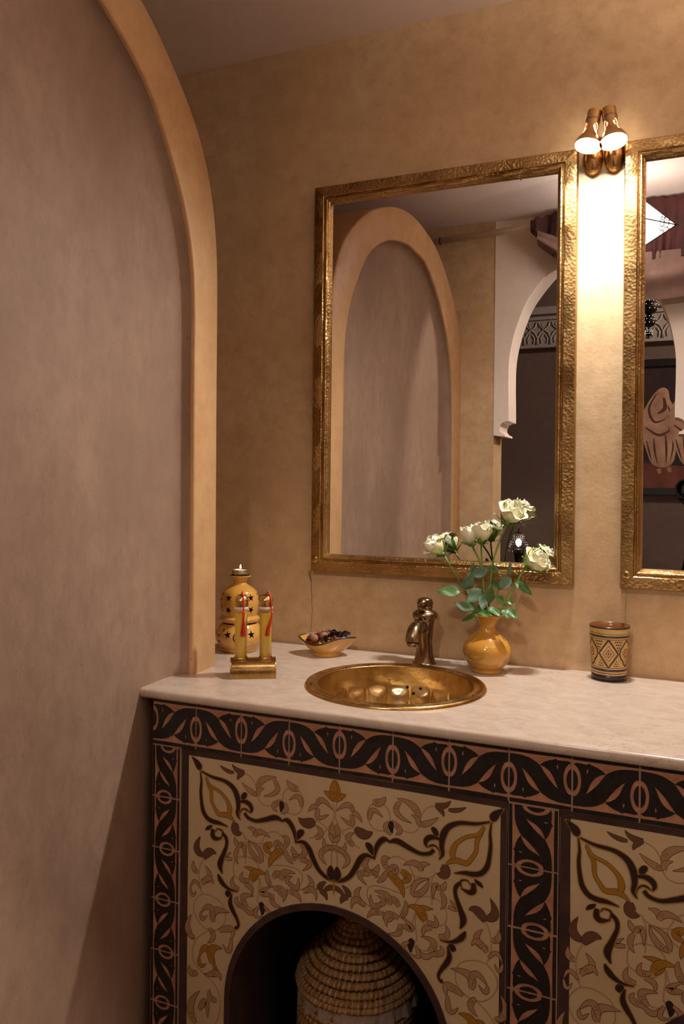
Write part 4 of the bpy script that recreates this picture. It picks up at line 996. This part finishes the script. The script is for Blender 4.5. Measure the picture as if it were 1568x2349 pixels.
# ------------------------------------------------------------------ brass stand with two soap tubes
SA = math.radians(30)
SL = Vector((-.8165, -.3805, TOPZ))
sx, sy = Vector((math.cos(SA), math.sin(SA), 0)), Vector((-math.sin(SA), math.cos(SA), 0))
stand = thing('tube_stand', 'arched brass stand stamped with two words holding the yellow tubes', 'stand', SL, (0, 0, SA))
def arc_pt(t, o=0.0):   # t 0 front foot .. 1 back foot, arched sheet
    a = PI * t
    return (.031 - (.031 - o) * math.cos(a), (.0385 - o) * math.sin(a) ** .62)
HL = .0465
N_ = 40
sh = MB()
V = []
for x in (-HL, HL):
    for o in (0, .0016):
        for k in range(N_ + 1):
            y, z = arc_pt(k / N_, o); V.append((x, y, z))
k1 = N_ + 1
F = []
for k in range(N_):
    F += [(k, k + 1, 2 * k1 + k + 1, 2 * k1 + k), (k1 + k, 3 * k1 + k, 3 * k1 + k + 1, k1 + k + 1), (k, k1 + k, k1 + k + 1, k + 1), (2 * k1 + k, 2 * k1 + k + 1, 3 * k1 + k + 1, 3 * k1 + k)]
sh.add(V, F)
sh.build('sheet', M['brass_plain'], stand, sharp=40)
for x in (-HL, HL):
    MB().tube([(x,) + arc_pt(k / N_, .0004) for k in range(N_ + 1)], .0011, 6).build('edge_bead', M['brass_plain'], stand, smooth=True)
def stamped(txt, x0, size):
    cu = bpy.data.curves.new('t', 'FONT'); cu.body = txt; cu.size = size; cu.extrude = .0007; cu.space_character = 1.05; cu.resolution_u = 3
    o = bpy.data.objects.new('t', cu); COL.objects.link(o)
    dg = bpy.context.evaluated_depsgraph_get(); dg.update()
    me = bpy.data.meshes.new_from_object(o.evaluated_get(dg)); bpy.data.objects.remove(o)
    # bend on to the front of the arched sheet
    L_ = [0.0]; P_ = [arc_pt(k / 200) for k in range(101)]
    for a, c in zip(P_, P_[1:]): L_.append(L_[-1] + math.dist(a, c))
    for v in me.vertices:
        s = .017 + v.co.y
        i = max(j for j in range(100) if L_[j] <= s)
        p, q_ = P_[i], P_[i + 1]; f = (s - L_[i]) / (L_[i + 1] - L_[i])
        y, z = p[0] + (q_[0] - p[0]) * f, p[1] + (q_[1] - p[1]) * f
        n = Vector((q_[1] - p[1], -(q_[0] - p[0]))).normalized()   # outward: (-y, +z)
        h = v.co.z + .0002
        v.co = Vector((x0 + v.co.x, y - abs(n.x) * h, z + abs(n.y) * h))
    me.materials.clear(); me.materials.append(M['brass_bowl'])
    return obj('stamped_lettering', me, stand)
stamped('DOUCHE', -.0400, .0072); stamped('SHAMPOOING', -.0080, .0072)
def tube_thing(dx, lab, lab2, mt, side, hang):
    t = thing('soap_tube', lab, 'bottle', SL + sx * dx + sy * .031 + Vector((0, 0, .0345)), group='soap tubes in the brass stand')
    MB().lathe([(.0001, .0), (.011, .0), (.0132, .002), (.0134, .100), (.0128, .1035), (.0143, .1045), (.0143, .1065), (.0125, .107)], 32).build('glass', M['glass'], t, smooth=True)
    MB().lathe([(.0001, .0015), (.0105, .0015), (.0123, .003), (.0124, .0985), (.0001, .0985)], 32).build('liquid', M['soap'], t, sharp=50)
    MB().lathe([(.0001, .1065), (.0145, .1065), (.0150, .108), (.0150, .111), (.0143, .112), (.0001, .112)], 32).build('stopper', M['stopper'], t, sharp=50)
    MB().lathe([(.0001, .112), (.0146, .112), (.0149, .1135), (.0149, .1225), (.0155, .1235), (.0155, .1255), (.0148, .127), (.0128, .132), (.009, .1355), (.004, .1375), (.0001, .1378)], 36).build('cap', M['brass_plain'], t, sharp=45)
    MB().lathe([(.0100, -.002), (.0140, -.002), (.0152, .0), (.0140, .002)], 28, M4=Matrix.Translation((0, 0, .0035))).build('socket_ring', M['brass_plain'], t, smooth=True)
    # tassel hung over the cap, toward the viewer
    d = (sx * side - sy * .85).normalized(); e = sx
    at = lambda o, z, s_=0: d * o + e * s_ + Vector((0, 0, z))
    ts = MB().tube(spline([at(.002, .1400), at(.007, .1415), at(.013, .1345), at(.0165, .1265), at(.0172, .116), at(.0175, .104)], 5), .0016, 7)
    ts.tube(spline([at(.001, .1385, .001), at(.004, .1445, .001), at(.009, .1415), at(.0165, .1262, -.001), at(.0172, .112, -.0005)], 5), .0011, 6)
    to = ts.build('tassel', mt, t, smooth=True); to['label'] = lab2
    kn = MB().lathe([(.0001, .1045), (.002, .104), (.0031, .1005), (.0028, .097), (.0022, .0955), (.0032, .093)], 12, M4=Matrix.Translation(d * .0178 + Vector((0, 0, 0)))).build('knot', mt, to, smooth=True)
    r = random.Random(int(dx * 1e4))
    sr = MB()
    for k in range(22):
        a = r.uniform(0, 2 * PI); q = r.uniform(.0005, .0035); sw = hang
        sr.tube(spline([at(.0178, .0945) + Vector((.0015 * math.cos(a), .0015 * math.sin(a), 0)), at(.0185, .080, sw * .3) + Vector((q * .8 * math.cos(a), q * .6 * math.sin(a), 0)), at(.0180, .066, sw * .7) + Vector((q * 1.3 * math.cos(a), q * math.sin(a), 0)), at(.0182, .052 + r.uniform(-.003, .004), sw) + Vector((q * 1.9 * math.cos(a), q * math.sin(a), 0))], 3), .00055, 5)
    so = sr.build('strands', mt, to, smooth=True); so['kind'] = 'stuff'
    return t
tube_thing(-.0258, 'yellow soap tube with scarlet tassel, nearer the arch', 'scarlet tassel', M['tassel_red'], .25, -.001)
tube_thing(.0258, 'yellow soap tube with orange red tassel, farther from the arch', 'orange red tassel', M['tassel_orange'], .75, -.010)

# ------------------------------------------------------------------ lidded straw basket in the arched recess
BK = Vector((-.605, -.315, .03))
bsk = thing('straw_basket', 'coiled straw basket with a pointed lid in the arched recess', 'basket', BK)
def coil(parent, r, z, tr, seed):
    rn = random.Random(seed)
    mb = MB(); n = max(24, int(2 * PI * r / .009)); n2 = n * 3
    ph = rn.random() * 6
    def fn(u, v):
        a = 2 * PI * u; b_ = 2 * PI * v
        k = tr * (1 + .05 * math.sin(3 * a + ph))
        return Vector(((r + k * math.cos(b_)) * math.cos(a), (r + k * math.cos(b_)) * math.sin(a), z + .0009 * math.sin(5 * a + ph) + k * math.sin(b_)))
    nv = 7
    V = [fn(i / n2, j / nv) for i in range(n2) for j in range(nv)]
    F = [(i * nv + j, ((i + 1) % n2) * nv + j, ((i + 1) % n2) * nv + (j + 1) % nv, i * nv + (j + 1) % nv) for i in range(n2) for j in range(nv)]
    mb.add(V, F)
    mb.build('coil', M['straw'], parent, smooth=True)
    return n, ph
def stitches(parent, rings, name):
    mb = MB()
    for q, (r, z, tr) in enumerate(rings):
        n = max(20, int(2 * PI * r / .0105)); ph = (q % 2) * .5
        for i in range(n):
            a = 2 * PI * (i + ph) / n + random.uniform(-.02, .02); wd = .0019 + random.uniform(-.0004, .0004)
            pts = []
            for b_ in (-95, -50, 0, 50, 95):
                t_ = math.radians(b_); k = tr * 1.12
                pts.append((r + k * math.cos(t_), z + k * math.sin(t_)))
            V = []
            for rr, zz in pts:
                for s_ in (-1, 1):
                    aa = a + s_ * wd / r + (zz - z) * 2.0
                    V.append((rr * math.cos(aa), rr * math.sin(aa), zz))
            mb.add(V, [(2 * i_, 2 * i_ + 1, 2 * i_ + 3, 2 * i_ + 2) for i_ in range(4)])
    o = mb.build(name, M['straw_light'], parent, fix=False); o['kind'] = 'stuff'
body = MB().lathe([(.0001, .002), (.108, .002), (.112, .01), (.113, .222), (.106, .222), (.105, .02), (.0001, .012)], 48).build('body', M['straw'], bsk, smooth=True)
br = [(.1135, .012 + .0128 * k, .0068) for k in range(17)]
for q, (r, z, tr) in enumerate(br): coil(body, r, z, tr, q)
stitches(body, br, 'stitching')
lid = MB().lathe([(.112, .226), (.095, .258), (.060, .292), (.034, .318), (.022, .336), (.0001, .345)], 48).build('lid', M['straw'], bsk, smooth=True)
lr = []
r, z = .1235, .166
for q in range(15):
    f = q / 14
    lp = spline([(.118, .224), (.112, .243), (.099, .263), (.082, .281), (.064, .298), (.047, .313), (.035, .327), (.030, .340), (.021, .350), (.007, .356)], 8)
    lr.append(lp[min(int(f * (len(lp) - 1)), len(lp) - 1)] + (.0066 if q < 12 else .0055,))
for q, (r, z, tr) in enumerate(lr): coil(lid, r, z, tr, 40 + q)
stitches(lid, lr, 'stitching')
rn = random.Random(4)
cl = MB()
def cloth(u, v):
    a = 2 * PI * u
    dr = .030 + .012 * math.sin(2 * a + .3) + .014 * max(0, math.cos(a + .75)) ** 6
    rr = .1200 + .004 * math.sin(17 * a) * v + .0025 * math.sin(41 * a + 1) * v + .006 * v * math.cos(a + .6)
    return Vector((rr * math.cos(a), rr * math.sin(a), .228 - dr * v + .002 * math.sin(9 * a)))
cl.grid(cloth, 160, 6, 0, True)
cl.build('cloth_liner', M['cloth'], bsk, smooth=True)

# ------------------------------------------------------------------ what the mirrors show, and lamps out of view
rod = thing('curtain_rod', 'cream wooden curtain rod under the ceiling seen in the mirror', 'curtain rod', (-.3, -1.47, 2.30))
def RP(x): return (x + .3, 0, (x + .96) * .042 - .006)
MB().tube([RP(-1.2), RP(1.2)], .0125, 14).build('pole', M['pole_white'], rod, smooth=True)
MB().lathe([(.0155, -.002), (.017, 0), (.0155, .002), (.0132, 0), (.0155, -.002)], 20, M4=Matrix.Translation(RP(-.96)) @ Matrix.Rotation(PI / 2, 4, 'Y')).build('holder_ring', M['iron'], rod, smooth=True)
MB().tube([Vector(RP(-.96)) + Vector((0, 0, .012)), Vector(RP(-.96)) + Vector((0, -.055, .02))], .003, 8).build('bracket', M['iron'], rod)
cur = thing('curtain', 'maroon velvet curtain gathered over the rod and draped to the side, seen in the mirror', 'curtain', (-.3, -1.47, 2.12))
rn = random.Random(2)
def hdr(u, v):
    x = -.575 + .95 * u
    env = min(1, u * 6 + .12)
    yy = .014 * math.sin(58 * u + 2 * math.sin(9 * u)) * (.5 + .5 * v) + .005 * math.sin(230 * u + 3 * v) * v + .018
    ztop = 2.352 - .004 * math.sin(170 * u) - .03 * (1 - env); zb = 2.30 - (.19 - .02 * u) * env
    return Vector((x + .3, yy + .022, ztop + (zb - ztop) * v - 2.12))
MB().grid(hdr, 420, 8).build('gathered_heading', M['curtain'], cur, smooth=True)
def swag(u, v):
    x = -.545 + .95 * u
    sag = .06 + .10 * math.sin(PI * min(u * 1.15, 1)) + .05 * u
    zt = 2.28 - .13 * min(1, u * 3.2); z = zt - sag * v
    yy = .042 + .028 * math.sin(PI * v) + .007 * math.sin(11 * v + 4 * u)
    return Vector((x + .3, yy, z - 2.12))
MB().grid(swag, 60, 20).build('draped_fold', M['curtain_light'], cur, smooth=True)

# star lantern
LC = Vector((-.207, -1.18, 2.186))
lan = thing('star_lantern', 'glowing star-shaped glass lantern with pierced metal tips, seen in the right mirror', 'lantern', LC)
phi = (1 + 5 ** .5) / 2
# 14 spikes: six along the axes and eight between them, on a cuboctahedron core
core = []
bm = bmesh.new()
dirs = [Vector(d).normalized() for d in [(1, 0, 0), (-1, 0, 0), (0, 1, 0), (0, -1, 0), (0, 0, 1), (0, 0, -1)]]
rot = Matrix.Rotation(math.radians(6), 3, 'Y') @ Matrix.Rotation(math.radians(45), 3, 'X')
Rc, RT = .105, .175
def spike(d, base, tip):
    g = MB(); n = len(base)
    g.add(base + [tip], [(i, (i + 1) % n, n) for i in range(n)])
    so = g.build('glass_spike', M['lantern_glass'], lan)
    w = MB()
    for p in base: w.tube([p * 1.004, tip * 1.006], .0022, 6)
    for i in range(n): w.tube([base[i] * 1.004, base[(i + 1) % n] * 1.004], .0018, 6)
    w.build('edge_wire', M['iron'], so, smooth=True)
    lc = MB()
    for i in range(n):
        a, c = base[i], base[(i + 1) % n]
        for f, k in ((.60, 3), (.72, 2), (.84, 1)):
            p0, p1 = a.lerp(tip, f), c.lerp(tip, f)
            for j in range(k):
                q0, q1 = p0.lerp(p1, j / k) * 1.006, p0.lerp(p1, (j + 1) / k) * 1.006
                m_ = (q0 + q1) / 2; ax = (q1 - q0) / 2; up = (tip - m_).normalized() * ax.length
                lc.tube([m_ + ax * math.cos(t * PI / 5) * .95 - up * math.sin(t * PI / 5) for t in range(11)], .0013, 5)
    lc.tube([tip * .96, tip * 1.06], [.004, .0015], 6)
    lc.build('pierced_tip', M['iron'], so, smooth=True)
C8 = [Vector((x, y, z)).normalized() * Rc for x in (-1, 1) for y in (-1, 1) for z in (-1, 1)]
for d in dirs:
    fc = [c for c in C8 if c.dot(d) > .01]
    u_ = d.orthogonal().normalized(); v_ = d.cross(u_)
    fc.sort(key=lambda c: math.atan2(c.dot(v_), c.dot(u_)))
    spike(rot @ d, [rot @ c for c in fc], rot @ (d * RT))
MB().tube([(0, 0, RT * .95), (0, 0, CEIL - LC.z - .001)], .0025, 8).build('hanger', M['iron'], lan)

# bowl uplight in the middle of the bathroom (throws the round edge of light on the ceiling)
UB = Vector((.64, -.78, 1.95))
ub = thing('bowl_pendant', 'plaster bowl uplight hanging in the middle of the bathroom', 'lamp', UB)
MB().lathe([(.0001, -.11), (.06, -.105), (.12, -.085), (.165, -.045), (.185, 0), (.181, 0), (.161, -.043), (.117, -.081), (.06, -.10), (.0001, -.105)], 48).build('bowl', M['white_plaster'], ub, smooth=True)
for k in range(3):
    a = 2 * PI * k / 3 + .3
    MB().tube([(.183 * math.cos(a), .183 * math.sin(a), -.002), (0, 0, .30)], .0018, 6).build('chain', M['iron'], ub)
MB().tube([(0, 0, .29), (0, 0, CEIL - UB.z - .001)], .003, 8).build('stem', M['iron'], ub)
ld = bpy.data.lights.new('bowl_light', 'POINT'); ld.energy = BOWL_POWER; ld.color = (1.0, .84, .70); ld.shadow_soft_size = .02
lo_ = bpy.data.objects.new('bowl_light', ld); COL.objects.link(lo_); lo_.parent = ub; lo_.location = (0, 0, -.062)

# painting of robed figures on the far wall
pa = thing('painting', 'dark painting of robed hooded figures in a black frame, seen in the right mirror', 'painting', (.30, -4.5, 1.21))
PW, PH = .70, .99
for nm, a in (('frame_rail', (-PW, PW, 0, .05)), ('frame_rail', (-PW, PW, PH - .05, PH)), ('frame_rail', (-PW, -PW + .05, .05, PH - .05)), ('frame_rail', (PW - .05, PW, .05, PH - .05))):
    MB().box(a[0], a[1], .002, .04, a[2], a[3]).build(nm, M['black_paint'], pa)
MB().box(-PW + .04, PW - .04, .002, .02, .04, PH - .04).build('canvas', M['canvas'], pa)
pp = Paint(lambda x, z, h: Vector((x, .02 + h, z)))
pp.poly([(-PW + .05, .05), (PW - .05, .05), (PW - .05, .18), (.2, .16), (-.2, .20), (-PW + .05, .24)], 1, .0006)
def robed(cx, s_, lean, q):
    X = lambda x, z: (cx + x * s_ + lean * z, .20 + z * s_)
    body_ = [X(*p) for p in spline([(-.06, .02), (-.10, .10), (-.145, .25), (-.15, .38), (-.11, .48), (-.06, .56), (-.01, .595), (.03, .57), (.045, .50), (.09, .42), (.12, .30), (.10, .16), (.08, .04), (.02, .0)], 4, True)]
    pp.poly(body_, 2, .0010 + q)
    for P, W in (([(-.05, .55), (-.10, .44), (-.06, .34), (.02, .36)], .016), ([(.0, .52), (.01, .44), (-.04, .40)], .028), ([(-.12, .30), (-.02, .24), (.08, .30)], .018), ([(-.06, .22), (-.05, .12), (-.03, .03)], .014), ([(.02, .24), (.03, .14), (.03, .03)], .016), ([(-.11, .2), (-.09, .12), (-.07, .05)], .012), ([(.07, .26), (.075, .15), (.06, .05)], .012), ([(.03, .46), (.06, .36), (.04, .28)], .014)):
        pp.ribbon([X(*p) for p in P], [W * .5] + [W] * (len(P) - 2) + [W * .3], 3, .0011 + q, 6)
    pp.ribbon([X(-.02, -.01), X(-.01, -.045)], [.03, .02], 2, .00105 + q, 0); pp.ribbon([X(.05, .0), X(.06, -.035)], [.03, .02], 2, .00105 + q, 0)
for q, (cx, s_, le) in enumerate(((-.45, .98, .02), (-.24, 1.02, -.02), (.02, 1.0, .03), (.27, 1.03, 0), (.48, .95, -.03))): robed(cx, s_, le, q * .0003)
pp.b.build('painted_figures', [M['canvas'], M['canvas_red'], M['robe'], M['robe_dark']], pa, fix=False)

# beaded pendant in the far room
pe = thing('bead_pendant', 'pierced black metal pendant of stacked balls in the far room', 'pendant lamp', (-.20, -3.3, 2.12))
for z, r in ((.065, .022), (.135, .042), (.22, .052), (.31, .075), (.40, .05)):
    bo = MB().sphere((0, 0, z), (r, r, r * .9), 24, 14).build('ball', M['iron'], pe, smooth=True)
    dt = MB()
    for k in range(10):
        for q in (-.35, .2, .7):
            a = 2 * PI * k / 10 + q * 3
            c = Vector((r * math.cos(q) * math.cos(a), r * math.cos(q) * math.sin(a), z + r * .9 * math.sin(q)))
            dt.sphere(c, .0022, 6, 4)
    dt.build('lit_hole', M['bulb_small'], bo)
MB().tube([(0, 0, .03), (0, 0, 1.179)], .006, 8).build('rod', M['iron'], pe)

gl = thing('fill_spotlight', 'added fill spotlight on the far room ceiling aimed through the arch', 'lamp', (-.30, -2.75, 3.3))  # added fill: frontal light for the boards and lower wall, out of view
MB().tube([(0, 0, -.10), (0, 0, -.60)], .008, 8).build('drop_rod', M['iron'], gl)
MB().lathe([(.0001, 0), (.05, 0), (.05, -.02), (.012, -.03), (.012, -.12), (.0001, -.12)], 24).build('mount', M['iron'], gl, sharp=40)
aim = (Vector((-.55, 0, 1.05)) - Vector((-.30, -2.75, 2.66))).normalized()
AM = Matrix.Translation((0, 0, -.66)) @ aim.to_track_quat('-Z', 'Y').to_matrix().to_4x4()
so_ = MB().lathe([(.0001, .06), (.03, .055), (.045, .02), (.06, -.05), (.058, -.05), (.043, .018), (.028, .052), (.0001, .056)], 28).build('shade', M['lamp_brass'], gl, smooth=True); so_.matrix_local = AM
fl = bpy.data.lights.new('fill_beam', 'SPOT'); fl.energy = FILL_SPOT_POWER; fl.color = (1.0, .88, .74); fl.spot_size = math.radians(52); fl.spot_blend = 1.0; fl.shadow_soft_size = .09
fo = bpy.data.objects.new('fill_beam', fl); COL.objects.link(fo); fo.parent = gl; fo.matrix_local = AM
gb = MB().sphere((0, 0, .02), .02, 12, 8).build('bulb', M['bulb_neck'], gl, smooth=True); gb.matrix_local = AM

gb_ = thing('fill_globe', 'added glowing globe, out of view, that brightens the far room', 'lamp', (1.9, -3.2, 3.05))  # added light source, set out of sight to lift the far room
MB().sphere((0, 0, .07), .11, 24, 14).build('globe', M['globe'], gb_, smooth=True)
MB().lathe([(.0001, .25), (.06, .249), (.06, .235), (.045, .18), (.0001, .178)], 24).build('mount', M['iron'], gb_, sharp=40)

# side table with pierced table lamp
tb = thing('side_table', 'dark round side table under the pierced lamp in the far room', 'table', (-1.108, -4.1, 0))
MB().lathe([(.0001, .56), (.24, .56), (.25, .572), (.25, .585), (.0001, .585)], 40).build('table_top', M['wood_dark'], tb, sharp=40)
for k in range(3):
    a = 2 * PI * k / 3
    MB().tube([(.05 * math.cos(a), .05 * math.sin(a), .56), (.07 * math.cos(a), .07 * math.sin(a), .3), (.19 * math.cos(a), .19 * math.sin(a), .012)], .012, 8).build('leg', M['wood_dark'], tb, smooth=True)
la = thing('table_lamp', 'pierced metal dome lamp glowing on the side table, seen in the left mirror', 'lamp', (-1.108, -4.1, .585))
MB().lathe([(.0001, 0), (.05, 0), (.052, .008), (.03, .016), (.018, .03), (.020, .10), (.028, .15), (.036, .20), (.038, .215), (.0001, .215)], 28).build('stem', M['iron'], la, smooth=True)
dm = MB()
for q in range(9):
    t = q / 8; z = .212 + .125 * t; r = .071 * math.cos(t * PI / 2 * .93) ** .55
    dm.tube([(r * math.cos(2 * PI * k / 32), r * math.sin(2 * PI * k / 32), z) for k in range(33)], .0018, 5)
    if q < 8:
        t2 = (q + 1) / 8; z2 = .212 + .125 * t2; r2 = .071 * math.cos(t2 * PI / 2 * .93) ** .55
        for k in range(20):
            a0 = 2 * PI * (k + (q % 2) * .5) / 20
            for s_ in (-.5, .5):
                a1 = a0 + s_ * 2 * PI / 20
                dm.tube([(r * math.cos(a0), r * math.sin(a0), z), (r2 * math.cos(a1), r2 * math.sin(a1), z2)], .0021, 4)
for k in range(16):
    a = 2 * PI * k / 16
    dm.tube([(.071 * math.cos(a + .19 * math.cos(j * PI / 4)), .071 * math.sin(a + .19 * math.cos(j * PI / 4)), .212 - .016 * math.sin(j * PI / 4)) for j in range(5)], .002, 4)
dm.tube([(0, 0, .335), (0, 0, .352), (0, 0, .372)], [.008, .005, .001], 8)
dm.build('pierced_dome', M['iron'], la)
MB().sphere((0, 0, .262), (.022, .022, .028), 16, 10).build('bulb', M['bulb_table'], la, smooth=True)

# the photographer's camera on its tripod, lens in the mirror
ca = thing('photo_camera', 'black camera on a tripod facing the mirror', 'camera', (0, -1.84, 1.254))
ca.rotation_euler = (0, 0, YAW)
MB().lathe([(.036, -.012), (.039, -.011), (.0415, -.012), (.0425, -.016), (.0425, -.075), (.036, -.080), (.036, -.115)], 40, M4=Matrix.Rotation(-PI / 2, 4, 'X')).build('lens_barrel', M['black_rubber'], ca, smooth=True)
MB().lathe([(.0001, -.026), (.02, -.0275), (.034, -.033)], 32, M4=Matrix.Rotation(-PI / 2, 4, 'X')).build('front_element', M['lens_glass'], ca, smooth=True)
MB().lathe([(.034, -.033), (.0335, -.022), (.036, -.0125)], 32, M4=Matrix.Rotation(-PI / 2, 4, 'X')).build('lens_hood_ring', M['black_paint'], ca, smooth=True)
bod = MB().box(-.072, .072, -.165, -.11, -.052, .040).me('body', M['black_rubber']); bevel(bod, .008, 3); obj('body', bod, ca)
pz_ = MB().prism([(-.03, .040), (-.02, .068), (.02, .068), (.03, .040)], lambda p: Vector((p[0], -.16, p[1])), lambda p: Vector((p[0], -.112, p[1]))).build('viewfinder_hump', M['black_rubber'], ca)
MB().tube(spline([(-.06, -.11, -.04), (-.03, -.095, -.075), (.0, -.09, -.066), (.03, -.1, -.06), (.07, -.12, -.05)], 6), .0025, 6).build('strap', M['black_rubber'], ca, smooth=True)
tp = thing('tripod', 'black tripod under the camera', 'tripod', (math.sin(YAW) * .137, -1.84 - math.cos(YAW) * .137, 0))
MB().lathe([(.0001, 1.0), (.028, 1.0), (.03, 1.06), (.016, 1.08), (.016, 1.185), (.03, 1.19), (.03, 1.2015), (.0001, 1.2015)], 20).build('head', M['black_paint'], tp, sharp=40)
for k in range(3):
    a = 2 * PI * k / 3 - PI / 2 + .25
    MB().tube([(.02 * math.cos(a), .02 * math.sin(a), 1.03), (.24 * math.cos(a), .24 * math.sin(a), .002)], [.014, .009], 10).build('leg', M['black_paint'], tp, smooth=True)
